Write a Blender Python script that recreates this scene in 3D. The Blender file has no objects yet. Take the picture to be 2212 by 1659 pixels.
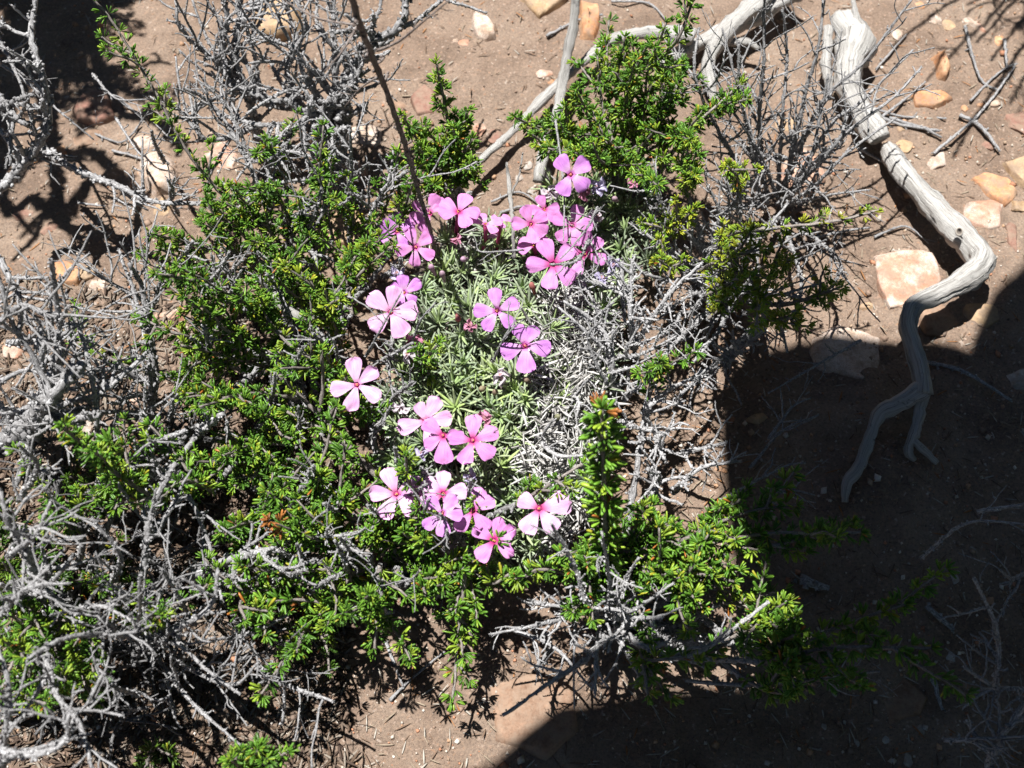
import bpy, bmesh, math, random
import numpy as np
from mathutils import Vector

# ------------------------------------------------------------------ camera, sky, sun, exposure
S = bpy.context.scene
COL = S.collection
TILT = math.radians(28.0); DIST = 0.50; HF = math.tan(math.radians(25.0))
CAM = np.array([0.0, -DIST*math.sin(TILT), DIST*math.cos(TILT)])
cd = bpy.data.cameras.new('camera'); co = bpy.data.objects.new('camera', cd); COL.objects.link(co)
co.location = CAM; co.rotation_euler = (TILT, 0, 0)
cd.sensor_width = 36.0; cd.lens = 18.0/HF; cd.clip_start = 0.01; cd.clip_end = 200.0
cd.dof.use_dof = True; cd.dof.focus_distance = 0.445; cd.dof.aperture_fstop = 17.0
S.camera = co
SUN_EL = math.radians(76.0); SUN_AZ = math.radians(-50.0)      # azimuth from +Y, clockwise positive
SUNV = np.array([math.sin(SUN_AZ)*math.cos(SUN_EL), math.cos(SUN_AZ)*math.cos(SUN_EL), math.sin(SUN_EL)])
w = bpy.data.worlds.new('World'); S.world = w; w.use_nodes = True
nt = w.node_tree; bg = nt.nodes['Background']; sky = nt.nodes.new('ShaderNodeTexSky')
sky.sky_type = 'NISHITA'; sky.sun_disc = False; sky.sun_elevation = SUN_EL; sky.sun_rotation = SUN_AZ
sky.altitude = 2400; sky.air_density = 0.7; sky.dust_density = 0.1
nt.links.new(sky.outputs[0], bg.inputs[0]); bg.inputs[1].default_value = 0.05
sl = bpy.data.lights.new('sun', 'SUN'); so = bpy.data.objects.new('sun', sl); COL.objects.link(so)
sl.energy = 5.0; sl.angle = math.radians(0.53); sl.color = (1.0, 0.965, 0.91)
so.rotation_euler = Vector(-SUNV).to_track_quat('-Z', 'Y').to_euler(); so.location = (0, 0, 3)
S.view_settings.view_transform = 'Standard'; S.view_settings.look = 'None'
S.view_settings.exposure = 1.1; S.view_settings.gamma = 1.0

R = np.random.default_rng(7)

# ------------------------------------------------------------------ helpers
FWD = np.array([0, math.sin(TILT), -math.cos(TILT)]); RGT = np.array([1.0, 0, 0]); UPV = np.array([0, math.cos(TILT), math.sin(TILT)])
def P(x, y, z=0.0):
    """photo coordinates (2212 wide) and a height above ground -> point of the place"""
    d = FWD + (x-1106)/1106*HF*RGT - (y-829.5)/1106*HF*UPV
    t = (z-CAM[2])/d[2]
    return CAM + d*t
def px(n, z=0.03):                       # n photo units in metres at about height z
    return n*(DIST - z/math.cos(TILT))*HF/1106
def nrm(v): return v/np.maximum(np.linalg.norm(v, axis=-1, keepdims=True), 1e-12)

class MB:
    def __init__(s): s.V=[]; s.F3=[]; s.F4=[]; s.C=[]; s.A=[]; s.n=0
    def add(s, V, F3=None, F4=None, C=(1,1,1), A=None):
        V = np.asarray(V, float)
        if F3 is not None and len(F3): s.F3.append(np.asarray(F3, np.int64)+s.n)
        if F4 is not None and len(F4): s.F4.append(np.asarray(F4, np.int64)+s.n)
        C = np.asarray(C, float)
        if C.ndim == 1: C = np.tile(C, (len(V),1))
        s.V.append(V); s.C.append(C); s.A.append(np.zeros((len(V),3)) if A is None else np.asarray(A, float)); s.n += len(V)
    def mesh(s, name, mat, off=(0,0,0), smooth=True):
        me = bpy.data.meshes.new(name)
        V = np.concatenate(s.V)-np.asarray(off)
        f3 = np.concatenate(s.F3) if s.F3 else np.zeros((0,3), np.int64)
        f4 = np.concatenate(s.F4) if s.F4 else np.zeros((0,4), np.int64)
        loops = np.concatenate([f3.ravel(), f4.ravel()])
        tot = np.concatenate([np.full(len(f3),3), np.full(len(f4),4)])
        st = np.concatenate([[0], np.cumsum(tot)[:-1]]) if len(tot) else tot
        me.vertices.add(len(V)); me.vertices.foreach_set('co', V.ravel().astype(np.float32))
        me.loops.add(len(loops)); me.loops.foreach_set('vertex_index', loops.astype(np.int32))
        me.polygons.add(len(tot)); me.polygons.foreach_set('loop_start', st.astype(np.int32))
        if smooth: me.polygons.foreach_set('use_smooth', np.ones(len(tot), bool))
        me.update(calc_edges=True)
        a = me.attributes.new('col', 'FLOAT_COLOR', 'POINT')
        a.data.foreach_set('color', np.concatenate([np.concatenate(s.C), np.ones((len(V),1))],1).ravel().astype(np.float32))
        a = me.attributes.new('par', 'FLOAT_VECTOR', 'POINT')
        a.data.foreach_set('vector', np.concatenate(s.A).ravel().astype(np.float32))
        me.materials.append(mat); me.validate()
        return me
    def build(s, name, mat, parent=None, off=(0,0,0), smooth=True):
        o = bpy.data.objects.new(name, s.mesh(name, mat, off, smooth)); COL.objects.link(o)
        if parent is not None: o.parent = parent
        else: o.location = off
        return o

def tag(o, label=None, cat=None, group=None, kind=None):
    if label: o['label'] = label
    if cat: o['category'] = cat
    if group: o['group'] = group
    if kind: o['kind'] = kind
    return o
def empty(name, loc):
    o = bpy.data.objects.new(name, None); COL.objects.link(o); o.location = loc; o.empty_display_size = .02
    return o

def spline(pts, step=0.0022, nmin=5):
    pts = np.asarray(pts, float)
    if len(pts) == 2: pts = np.array([pts[0], pts.mean(0), pts[1]])
    p = np.concatenate([[2*pts[0]-pts[1]], pts, [2*pts[-1]-pts[-2]]])
    out = []
    for i in range(1, len(p)-2):
        n = max(3, int(np.linalg.norm(p[i+1]-p[i])/step))
        t = np.linspace(0, 1, n, endpoint=False)[:,None]
        out.append(.5*((2*p[i])+(-p[i-1]+p[i+1])*t+(2*p[i-1]-5*p[i]+4*p[i+1]-p[i+2])*t**2+(-p[i-1]+3*p[i]-3*p[i+1]+p[i+2])*t**3))
    return np.concatenate(out+[p[-2:-1]])
def frames(pts):
    T = nrm(np.gradient(pts, axis=0))
    N = np.zeros_like(T); a = np.array([0,0,1.0]) if abs(T[0][2])<.9 else np.array([1.0,0,0])
    n = nrm(np.cross(T[0], a))
    for i in range(len(T)):
        n = n-T[i]*np.dot(n, T[i]); n = n/max(np.linalg.norm(n), 1e-9); N[i] = n
    return T, N, np.cross(T, N)
def tube(mb, pts, r0, r1, sides=6, col=(1,1,1), rough=.12, wob=0.0, groove=0.0, rad=None):
    """tapered tube along pts; par = (cos, sin, length)"""
    n = len(pts)
    if wob: pts = pts + R.normal(0, wob, pts.shape)
    T, N, B = frames(pts)
    r = np.linspace(r0, r1, n) if rad is None else np.asarray(rad)
    a = np.linspace(0, 2*np.pi, sides, endpoint=False)
    s = np.concatenate([[0], np.cumsum(np.linalg.norm(np.diff(pts, axis=0), axis=1))])
    rr = r[:,None]*(1+R.normal(0, rough, (n, sides)))
    if groove:
        ph = R.uniform(0, 6.28, 4); tw = R.uniform(-30, 30)
        g = sum(np.sin(k*a[None,:]+ph[j]+tw*s[:,None]+1.2*np.sin(s[:,None]*70*(j+1)+ph[j])) for j,k in enumerate((2,3,7,11)))/3.0
        rr = rr*(1+groove*g)
    V = pts[:,None,:]+rr[:,:,None]*(np.cos(a)[None,:,None]*N[:,None,:]+np.sin(a)[None,:,None]*B[:,None,:])
    A = np.zeros((n, sides, 3)); A[:,:,0]=np.cos(a); A[:,:,1]=np.sin(a); A[:,:,2]=s[:,None]
    i = np.arange(n-1)[:,None]*sides; j = np.arange(sides)[None,:]; k = (j+1)%sides
    F4 = np.stack([i+j, i+k, i+k+sides, i+j+sides], -1).reshape(-1,4)
    cap0 = [[0, (q+1), q] for q in range(1, sides-1)]; b = (n-1)*sides
    cap1 = [[b, b+q, b+q+1] for q in range(1, sides-1)]
    mb.add(V.reshape(-1,3), cap0+cap1, F4, col, A.reshape(-1,3))
OV = np.array([[1,0,0],[-1,0,0],[0,1,0],[0,-1,0],[0,0,1],[0,0,-1.]])
OF = np.array([[0,2,4],[2,1,4],[1,3,4],[3,0,4],[2,0,5],[1,2,5],[3,1,5],[0,3,5]])
def blobs(mb, pos, size, cols):
    """many little uneven knobs"""
    m = len(pos)
    if m == 0: return
    q = nrm(R.normal(size=(m,3))); h = nrm(np.cross(q, R.normal(size=(m,3)))); k = np.cross(q, h)
    V = OV[None]*(R.uniform(.65, 1.25, (m,6,1)))
    V = V[:,:,0:1]*q[:,None]+V[:,:,1:2]*h[:,None]+V[:,:,2:3]*k[:,None]
    V = pos[:,None]+V*size[:,None,None]
    F = (OF[None]+6*np.arange(m)[:,None,None]).reshape(-1,3)
    A = np.repeat(R.uniform(-1,1,(m,1,3)), 6, 1)
    cols = np.asarray(cols, float)
    if cols.ndim == 1: cols = np.tile(cols, (m,1))
    mb.add(V.reshape(-1,3), F, None, np.repeat(cols, 6, 0), A.reshape(-1,3))

def leaf_template(ts, ws, th=.35, fold=0.0):
    """closed leaf: (t along, w across, n up) rings of 4 plus two tips"""
    V = [(0,0,0)]
    for t, wd in zip(ts, ws): V += [(t, wd, fold*wd), (t, 0, th*wd), (t, -wd, fold*wd), (t, 0, -th*wd)]
    V.append((1.0, 0, 0)); m = len(ts)
    F3 = [(0, 1+(k+1)%4, 1+k) for k in range(4)]; F4 = []
    for r in range(m-1):
        for k in range(4): F4.append((1+4*r+k, 1+4*r+(k+1)%4, 1+4*(r+1)+(k+1)%4, 1+4*(r+1)+k))
    F3 += [(1+4*(m-1)+k, 1+4*(m-1)+(k+1)%4, 1+4*m) for k in range(4)]
    return np.array(V, float), np.array(F3), np.array(F4)
def leaves(mb, tpl, base, d, nv, L, W, cols, bend=None):
    TV, F3, F4 = tpl; m = len(base)
    if m == 0: return
    d = nrm(d); side = nrm(np.cross(d, nv)); nv = np.cross(side, d)
    t = TV[:,0][None,:,None]; ww = TV[:,1][None,:,None]; nn = TV[:,2][None,:,None]
    b = np.zeros(m) if bend is None else bend
    V = base[:,None]+(L[:,None,None]*t)*d[:,None]+(W[:,None,None]*ww)*side[:,None]+(W[:,None,None]*nn+(b*L)[:,None,None]*t*t)*nv[:,None]
    k = len(TV); off = k*np.arange(m)[:,None,None]
    A = np.tile(np.stack([TV[:,0], TV[:,1], TV[:,2]], 1)[None], (m,1,1)); A[:,:,2] = R.uniform(0,1,(m,1))
    cols = np.asarray(cols, float)
    if cols.ndim == 1: cols = np.tile(cols, (m,1))
    mb.add(V.reshape(-1,3), (F3[None]+off).reshape(-1,3), (F4[None]+off).reshape(-1,4), np.repeat(cols, k, 0), A.reshape(-1,3))
NEEDLE = leaf_template((.25,.6,.9), (.6,1,.8), .55)
LANCE = leaf_template((.1,.4,.75), (.8,1,.62), .3, .25)
DRY = leaf_template((.15,.5,.8), (.8,1,.6), .2, .5)

LAT = {}
def value_noise(X, Y, cell, seed):
    n = 1024
    if seed not in LAT: LAT[seed] = np.random.default_rng(seed).uniform(-1, 1, (n, n))
    g = LAT[seed]
    x = X/cell+3000.3; y = Y/cell+3000.7; i = np.floor(x).astype(int); j = np.floor(y).astype(int)
    u = x-i; v = y-j; u = u*u*(3-2*u); v = v*v*(3-2*v); i%=n; j%=n; i1=(i+1)%n; j1=(j+1)%n
    return (g[i,j]*(1-u)*(1-v)+g[i1,j]*u*(1-v)+g[i,j1]*(1-u)*v+g[i1,j1]*u*v)
def ground_z(X, Y):
    X = np.asarray(X, float); Y = np.asarray(Y, float)
    z = .0045*value_noise(X,Y,.09,1)+.0022*value_noise(X,Y,.03,2)+.0016*value_noise(X,Y,.011,3)+.0012*value_noise(X,Y,.0052,4)
    far = np.clip((np.hypot(X,Y)-1.0)/6,0,1)
    return z+far*.12*value_noise(X,Y,1.7,5)

# ------------------------------------------------------------------ materials
def mat(name):
    m = bpy.data.materials.new(name); m.use_nodes = True
    return m, m.node_tree, m.node_tree.nodes['Principled BSDF']
def node(t, typ, **kw):
    n = t.nodes.new(typ)
    for k, v in kw.items(): setattr(n, k, v)
    return n
def ramp(t, fac, stops):
    n = node(t, 'ShaderNodeValToRGB'); e = n.color_ramp.elements
    while len(e) < len(stops): e.new(.5)
    for i, (p, c) in enumerate(stops): e[i].position = p; e[i].color = (*c, 1)
    t.links.new(fac, n.inputs[0]); return n.outputs[0]
def noise(t, vec, scale, detail=4, rough=.6, out=0):
    n = node(t, 'ShaderNodeTexNoise'); n.inputs['Scale'].default_value = scale
    n.inputs['Detail'].default_value = detail; n.inputs['Roughness'].default_value = rough
    if vec is not None: t.links.new(vec, n.inputs['Vector'])
    return n.outputs[out]
def mixc(t, a, b, fac, mode='MIX'):
    n = node(t, 'ShaderNodeMix', data_type='RGBA', blend_type=mode)
    for s, v in ((6, a), (7, b)):
        if isinstance(v, tuple): n.inputs[s].default_value = (*v, 1)
        else: t.links.new(v, n.inputs[s])
    if isinstance(fac, (int, float)): n.inputs[0].default_value = fac
    else: t.links.new(fac, n.inputs[0])
    return n.outputs[2]
def bump(t, bs, h, strength, dist):
    b = node(t, 'ShaderNodeBump'); b.inputs['Strength'].default_value = strength; b.inputs['Distance'].default_value = dist
    t.links.new(h, b.inputs['Height']); t.links.new(b.outputs[0], bs.inputs['Normal'])
def geo(t): return node(t, 'ShaderNodeNewGeometry').outputs['Position']
def attr(t, name, out): return node(t, 'ShaderNodeAttribute', attribute_name=name).outputs[out]
def scalev(t, v, s):
    n = node(t, 'ShaderNodeMapping'); n.inputs['Scale'].default_value = s; t.links.new(v, n.inputs[0]); return n.outputs[0]

def m_soil():
    m, t, b = mat('soil'); p = geo(t)
    c = ramp(t, noise(t, p, 22, 6, .65), [(.25,(.150,.108,.084)),(.48,(.245,.182,.142)),(.75,(.33,.26,.208))])
    g = ramp(t, noise(t, p, 900, 3, .7), [(.3,(.55,.5,.48)),(.5,(1,1,1)),(.72,(1.35,1.25,1.15))])
    c = mixc(t, c, g, .8, 'MULTIPLY')
    v = node(t, 'ShaderNodeTexVoronoi'); v.inputs['Scale'].default_value = 700; t.links.new(p, v.inputs['Vector'])
    gc = ramp(t, v.outputs['Color'], [(.0,(.42,.22,.13)),(.35,(.30,.22,.16)),(.6,(.38,.26,.2)),(.85,(.5,.42,.36))])
    gm = ramp(t, noise(t, p, 520, 2, .5), [(.58,(0,0,0)),(.66,(.7,.7,.7))])
    c = mixc(t, c, gc, gm)
    t.links.new(c, b.inputs['Base Color']); b.inputs['Roughness'].default_value = .95; b.inputs['Specular IOR Level'].default_value = .15
    bump(t, b, noise(t, p, 520, 7, .82), 1.0, .0015)
    return m
def m_attr(name, rough=.6, spec=.3, transl=0.0, gain=None, bumpy=0):
    """colour from the mesh's own per-piece colour with fine mottling"""
    m, t, b = mat(name); c = attr(t, 'col', 'Color'); p = geo(t)
    if name == 'shrub_leaf':                                # young leaf ends are yellower
        sx = node(t, 'ShaderNodeSeparateXYZ'); t.links.new(attr(t, 'par', 'Vector'), sx.inputs[0]); c = mixc(t, c, mixc(t, c, (1.35,1.28,1.1), 1.0, 'MULTIPLY'), ramp(t, sx.outputs[0], [(.35,(0,0,0)),(1,(1,1,1))]))
    mo = ramp(t, noise(t, p, gain or 900, 3, .6), [(.3,(.72,.72,.72)),(.7,(1.22,1.22,1.22))])
    c = mixc(t, c, mo, .8, 'MULTIPLY')
    t.links.new(c, b.inputs['Base Color']); b.inputs['Roughness'].default_value = rough; b.inputs['Specular IOR Level'].default_value = spec
    if bumpy: bump(t, b, noise(t, p, 1400, 3, .6), bumpy, .0004)
    if transl:
        tr = node(t, 'ShaderNodeBsdfTranslucent'); t.links.new(c, tr.inputs[0]); mx = node(t, 'ShaderNodeMixShader')
        mx.inputs[0].default_value = transl; t.links.new(b.outputs[0], mx.inputs[1]); t.links.new(tr.outputs[0], mx.inputs[2])
        t.links.new(mx.outputs[0], t.nodes['Material Output'].inputs[0])
    return m
def m_bark(name, dark, mid, pale, ks=160, kr=1.0, bs=.7, fine=1500):
    m, t, b = mat(name); a = attr(t, 'par', 'Vector'); p = geo(t)
    st = noise(t, scalev(t, a, (kr*1.6, kr*1.6, ks)), 1.6, 5, .7)
    c = ramp(t, st, [(.3, dark), (.48, mid), (.68, pale)])
    sp = ramp(t, noise(t, p, fine, 3, .7), [(.32,(.45,.44,.45)),(.55,(1.05,1.05,1.05)),(.75,(1.3,1.3,1.3))])
    c = mixc(t, c, sp, .85, 'MULTIPLY'); c = mixc(t, c, attr(t, 'col', 'Color'), 1.0, 'MULTIPLY')
    t.links.new(c, b.inputs['Base Color']); b.inputs['Roughness'].default_value = .85; b.inputs['Specular IOR Level'].default_value = .2
    h = mixc(t, st, noise(t, p, fine, 3, .7), .5)
    bump(t, b, h, bs, .0008)
    return m
def m_drift():
    m, t, b = mat('bleached_wood'); a = attr(t, 'par', 'Vector'); p = geo(t)
    s1 = noise(t, scalev(t, a, (2.2, 2.2, 22)), 1.8, 6, .7)
    s2 = noise(t, scalev(t, a, (9, 9, 40)), 1.5, 5, .75)
    c = ramp(t, s1, [(.3,(.30,.285,.27)),(.48,(.50,.49,.475)),(.7,(.64,.635,.625))])
    c2 = ramp(t, s2, [(.36,(.10,.095,.09)),(.45,(.75,.74,.73)),(.55,(1,1,1)),(.7,(1.1,1.1,1.1))])
    c = mixc(t, c, c2, .75, 'MULTIPLY')
    sp = ramp(t, noise(t, p, 260, 4, .7), [(.62,(1,1,1)),(.7,(.3,.3,.32))])
    c = mixc(t, c, sp, .7, 'MULTIPLY'); c = mixc(t, c, attr(t, 'col', 'Color'), 1.0, 'MULTIPLY')
    t.links.new(c, b.inputs['Base Color']); b.inputs['Roughness'].default_value = .8
    bump(t, b, mixc(t, s1, s2, .6), .9, .0016)
    return m
def m_stone(name, c1, c2, c3, white=0.0):
    m, t, b = mat(name); tc = node(t, 'ShaderNodeTexCoord').outputs['Object']; oi = node(t, 'ShaderNodeObjectInfo').outputs['Random']
    v = node(t, 'ShaderNodeVectorMath', operation='ADD'); t.links.new(tc, v.inputs[0])
    mu = node(t, 'ShaderNodeMath', operation='MULTIPLY'); t.links.new(oi, mu.inputs[0]); mu.inputs[1].default_value = 7.0; t.links.new(mu.outputs[0], v.inputs[1])
    p = v.outputs[0]
    c = ramp(t, noise(t, p, 110, 6, .65), [(.3,c1),(.5,c2),(.7,c3)])
    if white:
        wm = ramp(t, noise(t, p, 70, 5, .6), [(.62-.3*white,(0,0,0)),(.68-.2*white,(1,1,1))]); c = mixc(t, c, (.56,.51,.47), wm)
        vn = node(t, 'ShaderNodeTexVoronoi', feature='DISTANCE_TO_EDGE'); vn.inputs['Scale'].default_value = 90; t.links.new(noise(t, p, 60, 4, .6, 1), vn.inputs['Vector'])
        vm = ramp(t, vn.outputs[0], [(.0,(1,1,1)),(.1,(0,0,0))]); c = mixc(t, c, (.40,.20,.11), vm)
    sp = ramp(t, noise(t, p, 800, 3, .7), [(.3,(.6,.58,.56)),(.5,(1,1,1)),(.75,(1.25,1.22,1.2))]); c = mixc(t, c, sp, .7, 'MULTIPLY')
    du = ramp(t, noise(t, p, 160, 6, .75), [(.42,(0,0,0)),(.64,(.85,.85,.85))]); c = mixc(t, c, (.25,.185,.14), du)
    t.links.new(c, b.inputs['Base Color']); b.inputs['Roughness'].default_value = .8; b.inputs['Specular IOR Level'].default_value = .25
    bump(t, b, noise(t, p, 420, 6, .7), .6, .0008)
    return m
def m_petal():
    m, t, b = mat('petal'); a = attr(t, 'par', 'Vector'); s = node(t, 'ShaderNodeSeparateXYZ'); t.links.new(a, s.inputs[0])
    base = attr(t, 'col', 'Color')
    eye = ramp(t, s.outputs[0], [(.11,(1,1,1)),(.38,(0,0,0))])
    ea = node(t, 'ShaderNodeMath', operation='MULTIPLY'); t.links.new(eye, ea.inputs[0]); t.links.new(s.outputs[2], ea.inputs[1])
    c = mixc(t, base, (.56,.035,.22), ea.outputs[0])
    pa = node(t, 'ShaderNodeMath', operation='SUBTRACT'); pa.inputs[0].default_value = 1.0; t.links.new(s.outputs[2], pa.inputs[1])
    pr = node(t, 'ShaderNodeMath', operation='MULTIPLY'); t.links.new(ramp(t, s.outputs[0], [(.16,(0,0,0)),(.24,(.75,.75,.75)),(.55,(0,0,0))]), pr.inputs[0]); t.links.new(pa.outputs[0], pr.inputs[1])
    c = mixc(t, c, (.84,.66,.80), pr.outputs[0])
    vv = noise(t, scalev(t, a, (1.4, 16, 0)), 1.6, 4, .65)
    c = mixc(t, c, ramp(t, vv, [(.36,(.74,.60,.78)),(.5,(1,1,1)),(.66,(1.12,1.14,1.1))]), .75, 'MULTIPLY')
    c = mixc(t, c, ramp(t, noise(t, geo(t), 170, 3, .6), [(.3,(.88,.82,.9)),(.7,(1.1,1.12,1.08))]), .7, 'MULTIPLY')
    bump(t, b, vv, .35, .0003)
    t.links.new(c, b.inputs['Base Color']); b.inputs['Roughness'].default_value = .5; b.inputs['Specular IOR Level'].default_value = .25
    tr = node(t, 'ShaderNodeBsdfTranslucent'); t.links.new(c, tr.inputs[0]); mx = node(t, 'ShaderNodeMixShader'); mx.inputs[0].default_value = .3
    t.links.new(b.outputs[0], mx.inputs[1]); t.links.new(tr.outputs[0], mx.inputs[2]); t.links.new(mx.outputs[0], t.nodes['Material Output'].inputs[0])
    return m
def m_plain(name, col, rough=.8):
    m, t, b = mat(name); p = geo(t)
    c = ramp(t, noise(t, p, 60, 4, .6), [(.3, tuple(x*.8 for x in col)), (.7, tuple(x*1.15 for x in col))])
    t.links.new(c, b.inputs['Base Color']); b.inputs['Roughness'].default_value = rough
    return m
M = dict(soil=m_soil(), grit=m_attr('grit', .85, .2, bumpy=.3), litter=m_attr('litter', .9, .1),
    green=m_attr('shrub_leaf', .38, .45, .22, 500), phlox=m_attr('phlox_leaf', .7, .2, .22, 700), dry=m_attr('dry_leaf', .8, .2, .15, 700),
    bark=m_bark('grey_twig', (.085,.083,.085), (.25,.248,.255), (.50,.505,.52), 260),
    stem=m_bark('green_stem_bark', (.10,.085,.075), (.23,.205,.19), (.36,.33,.31), 260),
    brown=m_bark('brown_twig', (.11,.08,.07), (.22,.18,.165), (.36,.33,.315), 200),
    drift=m_drift(), petal=m_petal(), wither=m_attr('withered_petal', .7, .2, .3, 600), anther=m_plain('anther', (.62,.36,.04), .6), tube=m_plain('flower_tube', (.30,.03,.12), .6),
    white=m_stone('quartz', (.40,.25,.15),(.55,.47,.40),(.68,.65,.62), .6), pinkq=m_stone('pink_quartz', (.34,.14,.09),(.48,.27,.20),(.60,.46,.40), .5),
    tan=m_stone('tan_stone', (.30,.19,.10),(.40,.28,.17),(.48,.36,.24)), orange=m_stone('orange_stone', (.32,.13,.055),(.44,.22,.11),(.52,.33,.2)),
    red=m_stone('red_stone', (.13,.065,.05),(.21,.11,.085),(.28,.17,.13)), brown_s=m_stone('brown_stone', (.15,.09,.06),(.23,.145,.10),(.31,.21,.15)),
    grey=m_stone('grey_stone', (.25,.23,.21),(.36,.34,.32),(.46,.44,.42)),
    cloth=m_plain('jacket_cloth', (.05,.06,.09)), denim=m_plain('trousers', (.06,.07,.09)), skin=m_plain('skin', (.45,.28,.2), .6), felt=m_plain('hat_felt', (.16,.12,.08)), black=m_plain('camera_shell', (.03,.03,.03), .4))

# ------------------------------------------------------------------ the ground
def make_ground():
    fine = np.arange(-.52, .5201, .0021); out = .52+np.cumsum(.004*1.32**np.arange(34)); out = out[out<60]
    gx = np.concatenate([-out[::-1], fine, out]); finey = np.arange(-.42, .6201, .0021)
    gy = np.concatenate([-.42-(out[::-1]-.52), finey, .62+(out-.52)])
    X, Y = np.meshgrid(gx, gy, indexing='ij'); Z = ground_z(X, Y)
    V = np.stack([X,Y,Z],-1).reshape(-1,3); ny = len(gy)
    i = np.arange(len(gx)-1)[:,None]*ny; j = np.arange(ny-1)[None,:]
    F = np.stack([i+j, i+j+ny, i+j+ny+1, i+j+1], -1).reshape(-1,4)
    mb = MB(); mb.add(V, None, F); return tag(mb.build('soil', M['soil']), 'bare brown sandy soil under the plants', None, None, 'structure')
make_ground()
def scatter(n):
    x = R.uniform(-450, 2212+450, n); y = R.uniform(-350, 1659+350, n)
    q = np.array([P(a, b) for a, b in zip(x, y)]); q[:,2] = ground_z(q[:,0], q[:,1]); return q
mb = MB(); q = scatter(30000); sz = .0002+.0009*R.uniform(0,1,len(q))**5
pal = np.array([(.40,.25,.16),(.30,.22,.16),(.46,.40,.34),(.24,.17,.13),(.36,.18,.11),(.20,.15,.12),(.52,.47,.42)])
q[:2400,2] += .0003; sz[:2400] = .0006+.0020*R.uniform(0,1,2400)**3
blobs(mb, q+[0,0,.0002], sz, pal[R.integers(0, len(pal), len(q))]*R.uniform(.8,1.15,(len(q),1)))
tag(mb.build('gravel', M['grit'], smooth=False), 'fine tan and white grit scattered over the soil', 'gravel', None, 'stuff')
mb = MB(); q = scatter(6500); az = R.uniform(0, 6.28, len(q)); d = np.stack([np.cos(az), np.sin(az), R.normal(.05,.12,len(q))],1)
lc = np.array([(.26,.21,.16),(.16,.11,.08),(.36,.33,.29),(.30,.15,.07)])[R.choice(4, len(q), p=[.4,.3,.2,.1])]
leaves(mb, DRY, q+[0,0,.0006], d, np.tile([0,0,1.0],(len(q),1)), R.uniform(.003,.008,len(q)), R.uniform(.0002,.0004,len(q)), lc, R.normal(0,.1,len(q)))
xs = R.uniform(-60,760,7000); ys = R.uniform(620,1700,7000); q = np.array([P(a,b) for a,b in zip(xs,ys)]); q[:,2] = ground_z(q[:,0],q[:,1]); az = R.uniform(0,6.28,len(q))  # extra dark needles at lower left, their colour standing in for deep shade
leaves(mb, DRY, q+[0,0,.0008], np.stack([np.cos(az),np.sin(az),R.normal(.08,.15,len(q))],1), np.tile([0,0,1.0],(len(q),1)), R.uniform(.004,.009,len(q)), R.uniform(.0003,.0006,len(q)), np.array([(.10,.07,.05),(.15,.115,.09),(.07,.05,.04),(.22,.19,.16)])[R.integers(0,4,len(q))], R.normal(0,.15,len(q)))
tag(mb.build('leaf_litter_and_shade', M['litter']), 'fallen dry needle leaves littering the soil, extra dark ones standing in for shade', 'leaf litter', None, 'stuff')

# ------------------------------------------------------------------ stones
bmt = bmesh.new(); bmesh.ops.create_icosphere(bmt, subdivisions=4, radius=1.0)
ICO = np.array([v.co for v in bmt.verts]); ICOF = np.array([[v.index for v in f.verts] for f in bmt.faces]); bmt.free()
def stone(x, y, wd, ht, m, label, rot=0, group='stones lying on the soil', poly=None, thick=.55, z=0.0, seed=None):
    r = np.random.default_rng(seed if seed is not None else int(x*7+y*13)%100000)
    c = P(x, y, z+.002)
    if poly is not None:                                  # stone cut to its own outline
        pts = np.array([P(a, b, z+.004)[:2] for a, b in poly])
        cc = pts.mean(0); c[:2] = cc; rad = np.abs(pts-cc).max()*1.8; hz = np.abs(pts-cc).max()*thick*.62
        V = ICO*np.array([rad, rad, hz*1.6]); 
        s = 0.5*np.sum(pts[:,0]*np.roll(pts[:,1],-1)-np.roll(pts[:,0],-1)*pts[:,1])
        if s < 0: pts = pts[::-1]
        for k in range(len(pts)):
            a = pts[k]-cc; e = pts[(k+1)%len(pts)]-pts[k]; n = nrm(np.array([e[1], -e[0], r.uniform(.1,.5)*np.linalg.norm(e)])); dd = a@n[:2]
            V = V-np.maximum(0, V@n-dd)[:,None]*n
            n = nrm(np.array([e[1], -e[0], r.uniform(.7,1.6)*np.linalg.norm(e)])); V = V-np.maximum(0, V@n-(a@n[:2]+hz*.25*n[2]*r.uniform(.5,1.5)))[:,None]*n
        n = nrm(np.array([r.normal(0,.12), r.normal(0,.12), 1])); V = V-np.maximum(0, V@n-hz*.55)[:,None]*n
        sizev = rad
    else:
        V = ICO.copy()
        for k in range(13):
            n = nrm(r.normal(size=3)); dd = r.uniform(.55, .92); V = V-np.maximum(0, V@n-dd)[:,None]*n
        f = 1/.8; a, b = px(wd)*.5*f, px(ht)*.5*f/.9; V = V*np.array([a, b, thick*min(a,b)*1.1])
        ca, sa = math.cos(math.radians(rot)), math.sin(math.radians(rot)); V = np.stack([V[:,0]*ca-V[:,1]*sa, V[:,0]*sa+V[:,1]*ca, V[:,2]],1); sizev = a
    for cell, am in ((sizev*.6,.09),(sizev*.25,.04),(sizev*.1,.018),(sizev*.04,.008)):
        V = V*(1+am*value_noise(V[:,0]+V[:,2]*.7+x, V[:,1]-V[:,2]*.6, max(cell,1e-4), 11)[:,None])
    mb = MB(); mb.add(V, ICOF); o = mb.build('stone', M[m]); lo = V[:,2].min(); hi = V[:,2].max()
    o.location = (c[0], c[1], float(ground_z(c[0], c[1]))+(hi-lo)*.5-hi*1.0-hi*.28)
    return tag(o, label, 'stone', group)
G0 = 'stones lying on the soil'
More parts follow.
